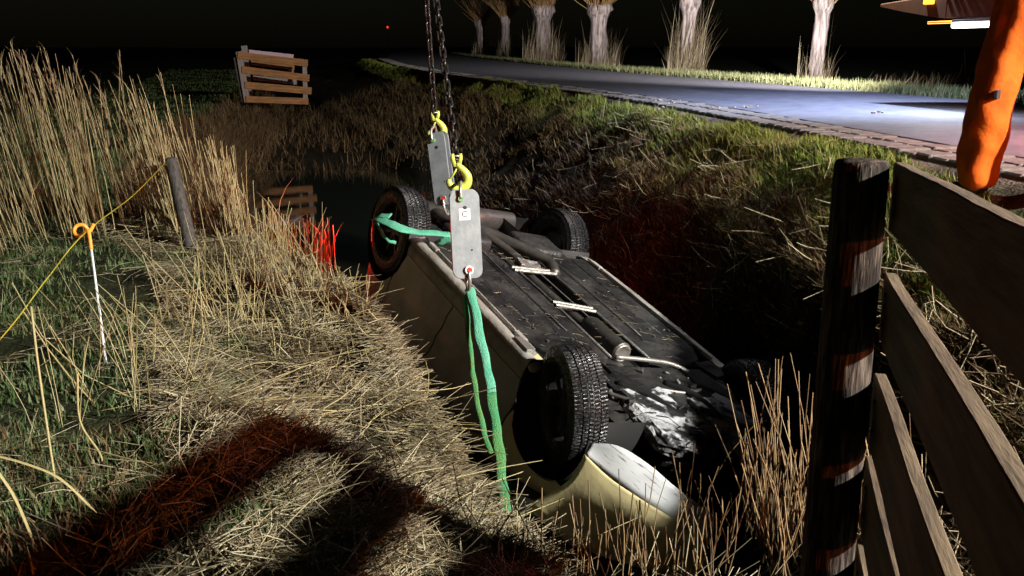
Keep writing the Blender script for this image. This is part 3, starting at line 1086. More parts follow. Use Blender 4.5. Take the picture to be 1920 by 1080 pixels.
# slight character: the door skins are pressed in below the belt
YY -= .010 * np.exp(-((ZL - .47) / .06) ** 2)[None, :] * (np.abs(T) < .55)[:, None]
ZZ = np.broadcast_to(ZL[None, :], XX.shape).copy()
ARCH = .352
AZ = .31


def arch_d(x, z):
    d1 = np.hypot(x - WB, z - AZ)
    d2 = np.hypot(x + WB, z - AZ)
    return np.minimum(d1, d2), np.where(d1 < d2, WB, -WB)


fx = (XX[:-1, :-1] + XX[1:, :-1] + XX[1:, 1:] + XX[:-1, 1:]) / 4
fz = (ZZ[:-1, :-1] + ZZ[1:, :-1] + ZZ[1:, 1:] + ZZ[:-1, 1:]) / 4
fy = (YY[:-1, :-1] + YY[1:, :-1] + YY[1:, 1:] + YY[:-1, 1:]) / 4
fT = (T[:-1] + T[1:])[:, None] / 2 * np.ones_like(fx)
fd, _ = arch_d(fx, fz)
hole = (fd < ARCH) & (fz < .75) & (fy > .45) | ((fz < AZ) & (np.abs(np.abs(fx) - WB) < ARCH) & (fy > .45))
# snap the arch border onto the circle
vd, vc = arch_d(XX, ZZ)
keepv = np.zeros_like(XX, bool)
holev = np.zeros_like(XX, bool)
for di in (0, 1):
    for dj in (0, 1):
        keepv[di:nT - 1 + di, dj:nZ - 1 + dj] |= ~hole
        holev[di:nT - 1 + di, dj:nZ - 1 + dj] |= hole
brd_lo = keepv & holev & (ZZ <= AZ)
brd = keepv & holev & (ZZ > AZ)
sx, sz = XX - vc, ZZ - AZ
sc_ = np.where(brd, ARCH / np.maximum(vd, 1e-6), 1)
XX = np.where(brd, vc + sx * sc_, XX)
ZZ = np.where(brd, AZ + sz * sc_, ZZ)
XX = np.where(brd_lo, vc + np.sign(XX - vc) * ARCH, XX)
narrow = ((np.abs(np.diff(T)) < .0082)[:, None] & (np.abs((T[:-1] + T[1:])[:, None] / 2 - np.array(gap_T)[None, :]).min(1) < .001)[:, None] & (fz > .30) & (fz < .95))
zn = np.zeros_like(narrow)
zn[:, 5] = True          # shut line above the sill
zn &= (fT < .475) & (fT > -.52)
bl = (np.abs(fT) > .80) & (np.abs(fz - .60) < .013) & (fy > .0)
cls = np.full(fx.shape, 'quarter_panel', dtype=object)
cls[fT > .475] = 'front_fender'
cls[(fT <= .475) & (fT > -.06)] = 'front_door'
cls[(fT <= -.06) & (fT > -.52)] = 'rear_door'
cls[(fz < .308) & (fT <= .475) & (fT > -.52)] = 'sill'
cls[(fx > 1.30) & (fz < .60)] = 'front_bumper'
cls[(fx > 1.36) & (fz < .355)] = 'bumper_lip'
cls[(fx < -1.35) & (fz < .60)] = 'rear_bumper'
cls[(fz > .80) & (fx > .98)] = 'hood'
cls[(fx < -1.55) & (fz > .60)] = 'tailgate'
cls[(fz > .95)] = 'window_glass'
cls[(fz > 1.40)] = 'roof'
drop = hole | narrow | zn | bl
MATS = {'front_fender': m_paint, 'quarter_panel': m_door, 'front_door': m_door, 'rear_door': m_door, 'sill': m_sill, 'front_bumper': m_paint,
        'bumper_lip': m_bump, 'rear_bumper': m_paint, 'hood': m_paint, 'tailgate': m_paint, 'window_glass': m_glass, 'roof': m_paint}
vid = np.arange(nT * nZ).reshape(nT, nZ)


def shell(name, mask, m, s, inset=0.):
    q = np.stack([vid[:-1, :-1][mask], vid[1:, :-1][mask], vid[1:, 1:][mask], vid[:-1, 1:][mask]], 1)
    if not len(q):
        return
    V = np.stack([XX, s * np.maximum(YY - inset, 0), ZZ], -1).reshape(-1, 3)
    u, inv = np.unique(q, return_inverse=True)
    q = inv.reshape(q.shape)
    if s > 0:
        q = q[:, ::-1]
    return npmesh(name, V[u], q, None, m, car, True)


for s in (1, -1):
    for nm, m in MATS.items():
        if nm in ('front_bumper', 'bumper_lip'):
            continue        # torn off, built below
        o = shell(nm, (cls == nm) & ~drop, m, s)
    shell('inner_body', ~hole & (fz < .97) & (np.abs(fT) < .93) & (fx < 1.34), m_black, s, .014)
# front bumper skin, torn at the right and bent out over the bank
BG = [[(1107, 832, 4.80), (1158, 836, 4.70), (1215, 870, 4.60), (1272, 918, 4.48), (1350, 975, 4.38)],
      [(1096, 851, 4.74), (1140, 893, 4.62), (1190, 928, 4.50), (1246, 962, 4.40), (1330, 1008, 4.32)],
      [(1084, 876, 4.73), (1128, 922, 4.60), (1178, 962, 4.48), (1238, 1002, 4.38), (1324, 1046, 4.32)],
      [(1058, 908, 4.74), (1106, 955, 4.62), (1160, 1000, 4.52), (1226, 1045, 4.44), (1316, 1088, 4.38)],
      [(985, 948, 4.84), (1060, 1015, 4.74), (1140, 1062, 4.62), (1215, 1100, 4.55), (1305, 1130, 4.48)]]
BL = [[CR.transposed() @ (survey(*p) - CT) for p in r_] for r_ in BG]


def skin_panel(name, rows_, m):
    bm = bmesh.new()
    fine = [smooth_path(r_, 6) for r_ in rows_]
    cols_ = [smooth_path([f_[i] for f_ in fine], 5) for i in range(len(fine[0]))]
    vs = [[bm.verts.new(p) for p in c_] for c_ in cols_]
    for A_, B_ in zip(vs[:-1], vs[1:]):
        for i in range(len(A_) - 1):
            bm.faces.new((A_[i], B_[i], B_[i + 1], A_[i + 1]))
    o = bobj(name, bm, m, car, True)
    md = o.modifiers.new('thickness', 'SOLIDIFY')
    md.thickness = .006
    md.offset = 0
    return o


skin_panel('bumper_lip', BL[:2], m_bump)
skin_panel('front_bumper', BL[1:], m_paint)
# wheel wells
for s in (1, -1):
    for wx in (WB, -WB):
        bm = bmesh.new()
        pr = []
        for y_ in (.80, .30):
            ring = [bm.verts.new((wx + math.cos(a_) * (ARCH + .004), s * y_, AZ + math.sin(a_) * (ARCH + .004))) for a_ in np.linspace(-.45, math.pi + .45, 26)]
            pr.append(ring)
        for A_, B_ in zip(pr[0][:-1], pr[0][1:]):
            i = pr[0].index(A_)
            bm.faces.new((A_, B_, pr[1][i + 1], pr[1][i]))
        bm.faces.new(pr[1])
        bobj('wheel_arch_liner', bm, m_black, car, True)


def floor_part(name, pts, z0, z1, m, bevel=.012):
    """a pressed floor pan: outline in the car's plan, hanging between z0 (visible) and z1"""
    bm = bmesh.new()
    lo = [bm.verts.new((x, y, z0)) for x, y in pts]
    hi = [bm.verts.new((x, y, z1)) for x, y in pts]
    f0 = bm.faces.new(lo)
    bm.faces.new(hi[::-1])
    for i in range(len(pts)):
        j = (i + 1) % len(pts)
        bm.faces.new((lo[i], hi[i], hi[j], lo[j]))
    bmesh.ops.bevel(bm, geom=list(f0.edges), offset=bevel, segments=2, affect='EDGES', profile=.5)
    return bobj(name, bm, m, car)


# floor: base pan, then left and right undertrays beside the exhaust tunnel
floor_part('floor_pan', [(-1.66, -.5), (-1.66, .5), (-.86, .5), (-.86, .70), (.84, .70), (.84, .5), (1.2, .45), (1.2, -.45), (.84, -.5), (.84, -.70), (-.86, -.70), (-.86, -.5)], .262, .30, m_heat)
for s in (1, -1):
    floor_part('undertray', [(-.80, s * .18), (-.80, s * .69), (.60, s * .69), (.78, s * .60), (.86, s * .40), (.80, s * .17), (.1, s * .15)], .172, .262, m_under)
    for k_ in range(2):
        y_ = s * (.33 + .2 * k_)
        tube('tray_bead', [(-.74, y_, .1745), (-.2, y_ + .003, .1735), (.50 - .06 * k_, y_, .1745)], .007, m_under, car, 6)
    tube('tray_edge', [(-.80, s * .16, .176), (-.1, s * .15, .165), (.1, s * .148, .168), (.82, s * .155, .172)], .010, m_steel, car, 6)
    tube('sill_roll', smooth_path([(-.88, s * .742, .215), (-.80, s * .757, .203), (-.3, s * .762, .196), (.3, s * .762, .196), (.84, s * .757, .200), (.89, s * .745, .215)], 6), .040, m_sill, car, 12, flat=(1, .8))
    bm = bmesh.new()
    box_bm(bm, (0, s * .708, .166), (1.56, .012, .030), None, .003)
    for x_ in (-.66, .62):
        box_bm(bm, (x_, s * .712, .158), (.12, .035, .022), None, .004, 1)
    bobj('sill_flange', bm, m_sill, car)
    for q in range(9):
        bm = bmesh.new()
        x_, y_ = random.uniform(-.75, .7), s * random.uniform(.2, .66)
        bmesh.ops.create_cone(bm, cap_ends=True, segments=8, radius1=.011, radius2=.008, depth=.012, matrix=Matrix.Translation((x_, y_, .167)))
        bobj('bolt', bm, m_steel, car)
    for x_, y_, a_, b_q in ((-.45, .42, .16, .10), (.2, .45, .20, .12), (.52, .34, .12, .10), (-.1, .55, .14, .06)):
        box('drain_cover', (x_, s * y_, .172), (a_, b_q, .008), m_black, car, Matrix.Rotation(random.uniform(-.3, .3), 3, 'Z'), .003)
jx = box('jacking_point', (.72, .742, .163), (.16, .06, .03), m_bright, car)
# exhaust line in the tunnel
tube('exhaust_pipe', smooth_path([(.62, -.02, .235), (.3, -.02, .225), (0, .01, .22), (-.45, .02, .215), (-.8, .0, .185), (-1.1, .12, .16), (-1.3, .14, .18)], 6), .032, m_exh, car, 12)
tube('rear_exhaust_pipe', smooth_path([(-.40, -.16, .165), (-.62, -.21, .150), (-.95, -.02, .150), (-1.35, .30, .16), (-1.5, .33, .2)], 6), .042, m_exh, car, 12)
bm = bmesh.new()
lathe_bm(bm, [(.0, .0), (.055, .0), (.067, -.006), (.070, -.012), (.066, -.02), (.064, -.36), (.05, -.40), (.03, -.43), (.0, -.43)], 32, 'Z')
o = bobj('catalytic_converter', bm, m_exh, car, True)
o.matrix_local = Matrix.Translation((.68, -.035, .205)) @ Euler((0, math.pi / 2, 0)).to_matrix().to_4x4()
bm = bmesh.new()
lathe_bm(bm, [(.0, .004), (.046, .004), (.050, .010), (.056, .010), (.060, .004), (.062, 0)], 32, 'Z')
o = bobj('converter_end', bm, m_bright, car, True)
o.matrix_local = Matrix.Translation((.682, -.035, .205)) @ Euler((0, math.pi / 2, 0)).to_matrix().to_4x4()
for x0, x1, y_, mm in ((-.42, -.42, .185, m_bright), (.11, .17, .15, m_steel)):
    bm = bmesh.new()
    for dx in (-.022, .022):
        tube_bm(bm, [(x0 + dx, y_ + .01, .158), (x1 + dx, -y_ + .02, .158)], .013, 6)
    box_bm(bm, ((x0 + x1) / 2, 0, .164), (.05, 2 * y_, .012), None, .003)
    bobj('cross_brace', bm, mm, car)
bm = bmesh.new()
box_bm(bm, (-.52, .0, .152), (.13, .17, .012), Matrix.Rotation(.25, 3, 'Z'), .006)
bmesh.ops.subdivide_edges(bm, edges=bm.edges[:], cuts=4, use_grid_fill=True)
for v in bm.verts:
    v.co.z += random.uniform(-.008, .008)
bobj('heat_shield_flap', bm, m_bright, car)
# fuel tank, rear beam, spring cups, dampers
bm = bmesh.new()
box_bm(bm, (-.98, -.33, .20), (.36, .34, .13), Matrix.Rotation(.1, 3, 'Z'), .035, 3)
bobj('fuel_tank', bm, m_under, car, True)
bm = bmesh.new()
box_bm(bm, (-1.02, .27, .20), (.30, .30, .12), None, .03, 3)
bobj('spare_wheel_well', bm, m_under, car, True)
tube('rear_axle_beam', [(-1.16, .62, .24), (-1.13, .3, .215), (-1.13, -.3, .215), (-1.16, -.62, .24)], .045, m_under, car, 10, flat=(1, .7))
for s in (1, -1):
    tube('trailing_arm', [(-.74, s * .50, .22), (-1.0, s * .58, .22), (-WB, s * .63, .28)], .035, m_under, car, 8)
    tube('damper', [(-1.30, s * .52, .22), (-1.38, s * .5, .5)], .028, m_bright, car, 8)
bm = bmesh.new()
tube_bm(bm, [(-1.55, -.42, .21), (-1.55, .42, .21)], .085, 16)
bobj('rear_silencer', bm, m_exh, car, True)
for y_ in (.30, -.02, -.30):
    tube('brake_line', smooth_path([(-.9, y_, .166), (-.3, y_ * 1.02, .162), (.5, y_, .164)], 5), .005, m_bright if y_ == -.02 else m_steel, car, 5)

# engine bay seen from below: subframe, gearbox and sump castings, drive shafts, arms, hoses
def rock(name, c, s, m, seed, amp=.18, sub=3):
    r = np.random.default_rng(seed)
    bm = bmesh.new()
    bmesh.ops.create_cube(bm, size=1)
    bmesh.ops.subdivide_edges(bm, edges=bm.edges[:], cuts=7, use_grid_fill=True)
    for v in bm.verts:
        p = v.co.copy()
        f = 1 + amp * (vnoise(np.array([p.x * 3 + seed]), np.array([p.y * 3 + p.z * 2.1]), 1., seed)[0] * 2 + r.normal() * .16)
        q = p.normalized() * .62
        v.co = (p * .6 + q * .4) * f
    bmesh.ops.transform(bm, matrix=Matrix.Translation(c) @ Matrix.Diagonal((*s, 1)), verts=bm.verts)
    return bobj(name, bm, m, car, False)


floor_part('front_subframe', [(.86, .52), (1.0, .56), (1.12, .42), (1.12, -.42), (1.0, -.56), (.86, -.52), (.92, -.2), (.92, .2)], .175, .24, m_under)
tube('anti_roll_bar', smooth_path([(.84, .15, .150), (.86, -.02, .146), (.89, -.24, .150), (.95, -.36, .17)], 5), .015, m_bright, car, 8)
rock('gearbox', (1.20, .20, .26), (.34, .42, .20), m_under, 3)
rock('engine_sump', (1.30, .06, .24), (.30, .34, .17), m_heat, 5)
rock('engine_block', (1.28, -.28, .28), (.42, .40, .22), m_under, 8)
rock('torn_casing', (1.46, .20, .205), (.52, .42, .13), m_alu, 12)
rock('torn_casing', (1.54, -.22, .21), (.54, .34, .15), m_alu, 14)
rock('radiator_shroud', (1.72, -.14, .36), (.14, .9, .18), m_under, 21)
rock('air_duct', (1.34, .47, .29), (.26, .22, .18), m_under, 23)
for s in (1, -1):
    tube('drive_shaft', [(1.2, s * .24, .25), (WB, s * .60, .29)], [.022, .022], m_steel, car, 8)
    bm = bmesh.new()
    box_bm(bm, (1.08, s * .50, .205), (.26, .10, .035), Matrix.Rotation(s * -.7, 3, 'Z'), .012)
    bobj('control_arm', bm, m_steel, car)
    tube('tie_rod', [(1.04, s * .3, .235), (1.06, s * .62, .25)], .011, m_steel, car, 6)
for k_, (pts, rad, mm) in enumerate((
        ([(1.15, .36, .15), (1.32, .22, .135), (1.52, .14, .16), (1.72, .05, .2)], .020, m_rubber),
        ([(1.12, -.02, .16), (1.30, -.10, .13), (1.55, -.13, .15), (1.74, -.2, .2)], .024, m_rubber),
        ([(1.12, -.3, .17), (1.3, -.38, .15), (1.5, -.36, .17), (1.7, -.44, .22)], .018, m_rubber),
        ([(1.20, .46, .18), (1.36, .36, .155), (1.5, .34, .17)], .012, m_steel),
        ([(1.05, -.52, .19), (1.3, -.58, .18), (1.62, -.5, .2)], .014, m_steel),
        ([(1.2, .1, .15), (1.26, -.08, .14), (1.2, -.25, .15)], .010, m_bright))):
    tube('hose' if mm is m_rubber else 'pipe', smooth_path(pts, 6), rad, mm, car, 8)
bm = bmesh.new()
for q in range(46):
    x_, y_ = random.uniform(.95, 1.72), random.uniform(-.55, .45)
    box_bm(bm, (x_, y_, random.uniform(.15, .19)), (random.uniform(.015, .07), random.uniform(.012, .04), random.uniform(.01, .04)),
           Euler((random.random(), random.random(), random.random() * 3)).to_matrix(), .003, 1)
tag(bobj('brackets_and_clips', bm, m_steel, car), kind='stuff')
bm = bmesh.new()
for q in range(34):
    x_, y_ = random.uniform(1.2, 1.75), random.uniform(-.4, .35)
    a_ = random.random() * 3
    l_q = random.uniform(.05, .16)
    p0 = Vector((x_, y_, random.uniform(.13, .18)))
    d_ = Vector((math.cos(a_), math.sin(a_), random.uniform(-.3, .3))) * l_q
    tube_bm(bm, [p0, p0 + d_ * .5 + Vector((0, 0, -.02)), p0 + d_], random.uniform(.003, .007), 5)
tag(bobj('torn_wires', bm, m_rubber, car), kind='stuff')
box('engine_shield_edge', (1.08, -.60, .19), (.30, .26, .02), m_under, car, Matrix.Rotation(.3, 3, 'Z'))
box('shield_corner', (.93, -.58, .165), (.18, .16, .03), m_under, car, Matrix.Rotation(-.25, 3, 'Z'))
# lamps
for s in (1, -1):
    bm = bmesh.new()
    box_bm(bm, (-1.71, s * .50, .80), (.10, .16, .22), Matrix.Rotation(s * .35, 3, 'Z'), .02)
    bobj('tail_lamp', bm, m_tail, car, True)
    bm = bmesh.new()
    bmesh.ops.create_uvsphere(bm, u_segments=16, v_segments=10, radius=1)
    bmesh.ops.transform(bm, matrix=Matrix.Translation((1.55, s * .58, .70)) @ Matrix.Diagonal((.22, .14, .09, 1)), verts=bm.verts)
    bobj('headlight', bm, m_glass, car, True)


def make_tyre(name, parent):
    prof = [(.205, -.084), (.235, -.104), (.262, -.108), (.290, -.104), (.306, -.094)]
    tread = [-.090, -.052, -.050, -.0465, -.044, -.018, -.0155, -.0115, -.009, .009, .0115, .0155, .018, .044, .0465, .050, .052, .090]
    groove = {-.050: 1, -.0465: 1, -.0155: .6, -.0115: .6, .0115: .6, .0155: .6, .0465: 1, .050: 1}
    prof += [(WR - .009 * (abs(h) / .090) ** 2 - .007 * groove.get(h, 0), h) for h in tread]
    prof += [(r, -h) for r, h in prof[:5][::-1]]
    K = 288
    bm = bmesh.new()
    rings = lathe_bm(bm, prof, K)
    # chevron sipes: every third cut goes into the tread, shifted with the width
    for i, (r, h) in enumerate(prof):
        if r > .312 and h not in groove:
            for j in range(K):
                if (j + int(abs(h) * 170)) % 3 == 0:
                    v = rings[i][j]
                    f = (r - .005) / r
                    v.co.x *= f
                    v.co.z *= f
    return bobj(name, bm, m_tyre, parent, False)


def make_rim(name, parent, s):
    bm = bmesh.new()
    lathe_bm(bm, [(.208, s * .080), (.200, s * .070), (.190, s * .04), (.185, -s * .07), (.205, -s * .078)], 40)
    lathe_bm(bm, [(.0, s * .052), (.045, s * .052), (.055, s * .040), (.055, s * .0), (.0, s * .0)], 20)
    lathe_bm(bm, [(.0, -s * .02), (.13, -s * .02), (.135, -s * .03), (.135, -s * .05), (.0, -s * .05)], 28)
    for k_ in range(7):
        a_ = TAU * k_ / 7
        box_bm(bm, (math.cos(a_) * .115, s * .045, math.sin(a_) * .115), (.15, .018, .036), Matrix.Rotation(-a_, 3, 'Y'), .006, 1)
    return bobj(name, bm, m_rim, parent, False)


for (wx, s, zc, steer, dy) in ((WB + .03, 1, .235, .74, .0), (WB, -1, .285, .40, 0), (-WB, 1, .275, 0, 0), (-WB, -1, .27, 0, 0)):
    w = empty('wheel', (wx, s * (TR + dy), zc), (s * .03, 0, steer), car)
    if wx > 0:      # steered front wheels: hub axis worked out on the spot
        ax = (CR.transposed() @ Vector((-.965, -.25, .06))).normalized()
        zv = Vector((0, 0, 1))
        zv = (zv - ax * zv.dot(ax)).normalized()
        w.matrix_basis = Matrix.Translation((wx, s * (TR + dy), zc)) @ Matrix((ax.cross(zv), ax, zv)).transposed().to_4x4()
    make_tyre('tyre', w)
    make_rim('rim', w, s)
tl = Vector((-1.42, 7.84, .16))
lamp('tail_lamp_glow', 'POINT', tl, 24.0, (1, .012, .008), None, .05)
tl2 = car_pt(-1.88, -.62, .5)
lamp('tail_lamp_glow', 'POINT', tl2, 9.0, (1, .10, .02), None, .05)

# loose straw lying on the car floor
n = 150
A = np.array([car_pt(random.uniform(-.8, .8), random.uniform(-.65, .65), .160) for _ in range(n)])
az = U_(0, TAU, n)
B = A + np.stack([np.cos(az), np.sin(az) * .8, -.2 * np.cos(az)], 1) * U_(.02, .08, n)[:, None]
stuff(stems('straw_bits', A, B, .0016, .0012, m_straw, .08, 2), 'bits of straw lying on the dark car floor', 'straw')

# ------------------------------------------------------------------ lifting gear
m_chain = mat('lifting_chain_steel', (.05, .05, .052), .35, metal=.8, c2=(.16, .13, .08), scale=30, ramp=(.5, .7))
m_hook = mat('yellow_green_hook', (.62, .70, .10), .35, coat=.3, c2=(.45, .52, .10), scale=9)
m_galv = mat('galvanised_plate', (.19, .225, .245), .5, metal=.2, c2=(.27, .305, .325), scale=12, bump=.15)
m_galvs = mat('shackle_steel', (.42, .41, .38), .35, metal=.6)
m_red = mat('red_pin', (.65, .03, .02), .4)
m_gpin = mat('green_pin', (.16, .33, .14), .45)
m_label = mat('white_label', (.85, .85, .85), .6)
m_ink = mat('black_ink', (.015, .015, .015), .6)
m_sling = mat('green_sling', (.06, .38, .24), .75, c2=(.14, .47, .32), scale=16, bump=.6, bscale=160)
m_slingd = mat('muddy_green_sling', (.10, .24, .05), .75, c2=(.03, .30, .14), scale=5, bump=.6, bscale=160)

MEET = survey(775, -330, 6.0)
bm = bmesh.new()
PITCH_L, RW, LEN = .052, .0065, .036
pts = []
for k_ in range(28):
    a_ = TAU * k_ / 28
    pts.append((math.cos(a_) * .0155, 0, math.sin(a_) * .0155 + (LEN - .0155) * (1 if math.sin(a_) > 0 else -1)))
tube_bm(bm, pts, RW, 7, False, True)
lm = bpy.data.meshes.new('chain_link')
bmesh.ops.recalc_face_normals(bm, faces=bm.faces)
bm.to_mesh(lm)
bm.free()
lm.materials.append(m_chain)
lm.shade_smooth()


def hook_pts(s):
    """sling hook in its own plane: eye at the origin, bowl below"""
    return [(0, 0, -.02), (.022, 0, -.042), (.050, 0, -.072), (.062, 0, -.104), (.055, 0, -.136), (.030, 0, -.156), (0, 0, -.158), (-.030, 0, -.146), (-.044, 0, -.124), (-.043, 0, -.104)]


def hoist(px, py, dist, label, scale, turn, chain_label):
    bot = survey(px, py, dist)
    root = empty('lifting_chain', bot)
    tag(root, chain_label, 'chain', 'crane chains over the car')
    d = MEET - bot
    L_ = d.length
    d.normalize()
    u = Vector((1, 0, 0))
    u = (u - d * u.dot(d)).normalized()
    v = d.cross(u)
    nl = int(L_ / (PITCH_L * scale))
    for i in range(nl):
        o = bpy.data.objects.new('chain_link', lm)
        COL.objects.link(o)
        o.parent = root
        a_ = turn + (i % 2) * math.pi / 2 + random.uniform(-.15, .15)
        x_ = u * math.cos(a_) + v * math.sin(a_)
        y_ = d.cross(x_)
        o.matrix_local = Matrix.Translation(d * ((i + .5) * PITCH_L * scale)) @ Matrix((x_, y_, d)).transposed().to_4x4() @ Matrix.Diagonal((scale, scale, scale, 1))
    return root, d, u, v


def hook(loc, yaw, s, label):
    h = empty('lifting_hook', loc, (0, 0, yaw))
    tag(h, label, 'hook', 'yellow hooks on the crane chains')
    bm = bmesh.new()
    P_ = smooth_path(hook_pts(1), 5)
    n_q = len(P_)
    rad = [.014 + .013 * math.sin(math.pi * min(1, i / n_q * 1.05)) if i < n_q * .85 else .019 - .008 * (i / n_q - .85) / .15 for i in range(n_q)]
    tube_bm(bm, [p * s for p in P_], [r * s for r in rad], 10)
    for sg in (-1, 1):
        tube_bm(bm, [Vector((sg * .022, 0, .035)) * s, Vector((sg * .022, 0, .01)) * s, Vector((sg * .012, 0, -.035)) * s], [.009 * s, .013 * s, .013 * s], 8)
    bobj('hook_body', bm, m_hook, h, True)
    tube('load_pin', [Vector((-.03, 0, .022)) * s, Vector((.03, 0, .022)) * s], .006 * s, m_galvs, h, 8)
    tube('safety_latch', [Vector((-.040, 0, -.108)) * s, Vector((-.012, .004, -.07)) * s, Vector((.005, 0, -.04)) * s], .006 * s, m_hook, h, 6)
    return h


def plate(top, bottom, w, th, yaw, label, front=True):
    g = empty('lifting_block', (top + bottom) / 2)
    tag(g, label, 'lifting block', 'steel blocks between hooks and slings')
    d = (top - bottom)
    L_ = d.length
    d.normalize()
    x_ = Vector((math.cos(yaw), math.sin(yaw), 0))
    x_ = (x_ - d * x_.dot(d)).normalized()
    g.matrix_world = Matrix.Translation((top + bottom) / 2) @ Matrix((x_, d.cross(x_), d)).transposed().to_4x4()

    def rrect(w_, h_, r_, t_, bm, y0, z0=0., cx=0.):
        vs = []
        for qx, qz, a0 in ((1, 1, 0), (-1, 1, 90), (-1, -1, 180), (1, -1, 270)):
            for k_ in range(6):
                a_ = R(a0 + k_ * 18)
                vs.append((cx + qx * (w_ / 2 - r_) + math.cos(a_) * r_, z0 + qz * (h_ / 2 - r_) + math.sin(a_) * r_))
        A_ = [bm.verts.new((x, y0, z)) for x, z in vs]
        B_ = [bm.verts.new((x, y0 + t_, z)) for x, z in vs]
        f1 = bm.faces.new(A_)
        f2 = bm.faces.new(B_[::-1])
        for i in range(len(A_)):
            j = (i + 1) % len(A_)
            bm.faces.new((A_[i], B_[i], B_[j], A_[j]))
        bmesh.ops.bevel(bm, geom=list(f1.edges) + list(f2.edges), offset=.003, segments=2, affect='EDGES')

    bm = bmesh.new()
    rrect(w, L_, .04, .016, bm, -th / 2)
    bobj('front_plate', bm, m_galv, g)
    bm = bmesh.new()
    rrect(w, L_, .04, .016, bm, th / 2 - .016, .012, .006)
    bobj('rear_plate', bm, m_galv, g)
    bm = bmesh.new()
    rrect(w * .8, L_ * .62, .02, th - .036, bm, -th / 2 + .018)
    bobj('spacer', bm, m_black, g)
    yf = -th / 2
    for nm, x, z, r_, m in (('top_pin', -.022 * w / .165, L_ * .40, .017, m_gpin), ('bolt_hole', .0, L_ * .30, .011, m_black), ('bottom_pin', .005, -L_ * .41, .015, m_red), ('small_hole', .028, -L_ * .18, .005, m_black)):
        bm = bmesh.new()
        bmesh.ops.create_cone(bm, cap_ends=True, segments=20, radius1=r_, radius2=r_ * .92, depth=.016 if m not in (m_black,) else .004,
                              matrix=Matrix.Translation((x, yf - (.008 if m not in (m_black,) else .001), z)) @ Matrix.Rotation(math.pi / 2, 4, 'X'))
        bobj(nm, bm, m, g)
    bm = bmesh.new()
    tube_bm(bm, [(.005 + math.cos(TAU * k_ / 20) * .019, yf - .010, -L_ * .41 + math.sin(TAU * k_ / 20) * .019) for k_ in range(20)], .006, 6, False, True)
    bobj('pin_collar', bm, m_label if front else m_galvs, g, True)
    if front:
        bm = bmesh.new()
        box_bm(bm, (-.004, yf - .0015, L_ * .225), (.062, .002, .062), None)
        lb = bobj('label', bm, m_label, g)
        cu = bpy.data.curves.new('letter', 'FONT')
        cu.body = 'C'
        cu.size = .046
        cu.align_x = 'CENTER'
        cu.align_y = 'CENTER'
        cu.extrude = .0006
        to = bpy.data.objects.new('tmp', cu)
        COL.objects.link(to)
        me = bpy.data.meshes.new_from_object(to.evaluated_get(bpy.context.evaluated_depsgraph_get()))
        bpy.data.objects.remove(to)
        me.materials.clear()
        le = link('letter', me, m_ink, lb)
        le.matrix_local = Matrix.Translation((-.004, yf - .0034, L_ * .225)) @ Matrix.Rotation(math.pi / 2, 4, 'X')
    # shackle bows top and bottom
    tube('top_shackle', smooth_path([(-.022, yf - .012, L_ * .40), (-.022, yf - .012, L_ * .53), (-.010, 0, L_ * .60), (-.022, th / 2 + .012, L_ * .53), (-.022, th / 2 + .012, L_ * .40)], 5), .009, m_galvs, g, 8)
    tube('bottom_shackle', smooth_path([(.005, yf - .012, -L_ * .42), (.005, yf - .010, -L_ * .55), (.005, 0, -L_ * .63), (.005, th / 2 + .010, -L_ * .55), (.005, th / 2 + .012, -L_ * .42)], 5), .010, m_galvs, g, 8)
    return g


D1, D2 = 5.15, 6.85
ha, d1, _, _ = hoist(855, 296, D1, '', 1.05, .3, 'front crane chain carrying the larger yellow hook')
hook(survey(856, 300, D1), .25, .98, 'larger yellow hook at the end of the front chain')
plate(survey(868, 358, D1), survey(876, 522, D1), .160, .075, .22, 'front grey steel block with a white C label and red pin')
hb, d2, _, _ = hoist(815, 214, D2, '', 1.12, .9, 'rear crane chain carrying the smaller yellow hook')
hook(survey(816, 217, D2), .25, 1.0, 'smaller yellow hook at the end of the rear chain')
plate(survey(819, 250, D2), survey(836, 385, D2), .135, .07, -.35, 'rear grey steel block half hidden behind the front one', False)
ring_ = empty('master_ring', MEET)
tag(ring_, 'steel ring joining both crane chains above the picture', 'ring')
tube('ring_body', [Vector((math.cos(a_) * .06, 0, math.sin(a_) * .09 + .07)) for a_ in np.linspace(0, TAU, 24, endpoint=False)], .013, m_galvs, ring_, 8, True, True)


def strap(name, path, w, m, parent, face=None, th=.010, n=7, wob=.006, seed=0):
    """flat soft round-sling strand: a creased ribbon with thickness"""
    r = np.random.default_rng(seed)
    P_ = smooth_path(path, n)
    bm = bmesh.new()
    prev = None
    N = len(P_)
    for i, p in enumerate(P_):
        t = (P_[min(N - 1, i + 1)] - P_[max(0, i - 1)]).normalized()
        fv = Vector(face) if face else (Vector((0, 0, CAM_Z)) - p - parent.location)
        sd = t.cross(fv).normalized()
        nn = sd.cross(t).normalized()
        ww = w * (1 + .09 * math.sin(i * .5 + seed) + .03 * math.sin(i * 1.3 + 2 * seed)) / 2
        sh = wob * .5 * math.sin(i * .8 + seed * 3)
        row = []
        K = 10
        for k_ in range(K):
            a_ = TAU * k_ / K
            row.append(bm.verts.new(p + sd * (math.cos(a_) * ww + sh) + nn * (math.sin(a_) * th * .6 * (1 + .2 * math.sin(k_ * 2.1 + i * .45)))))
        if prev:
            for k_ in range(K):
                bm.faces.new((prev[k_], prev[(k_ + 1) % K], row[(k_ + 1) % K], row[k_]))
        else:
            bm.faces.new(row[::-1])
        prev = row
    bm.faces.new(prev)
    return bobj(name, bm, m, parent, True)


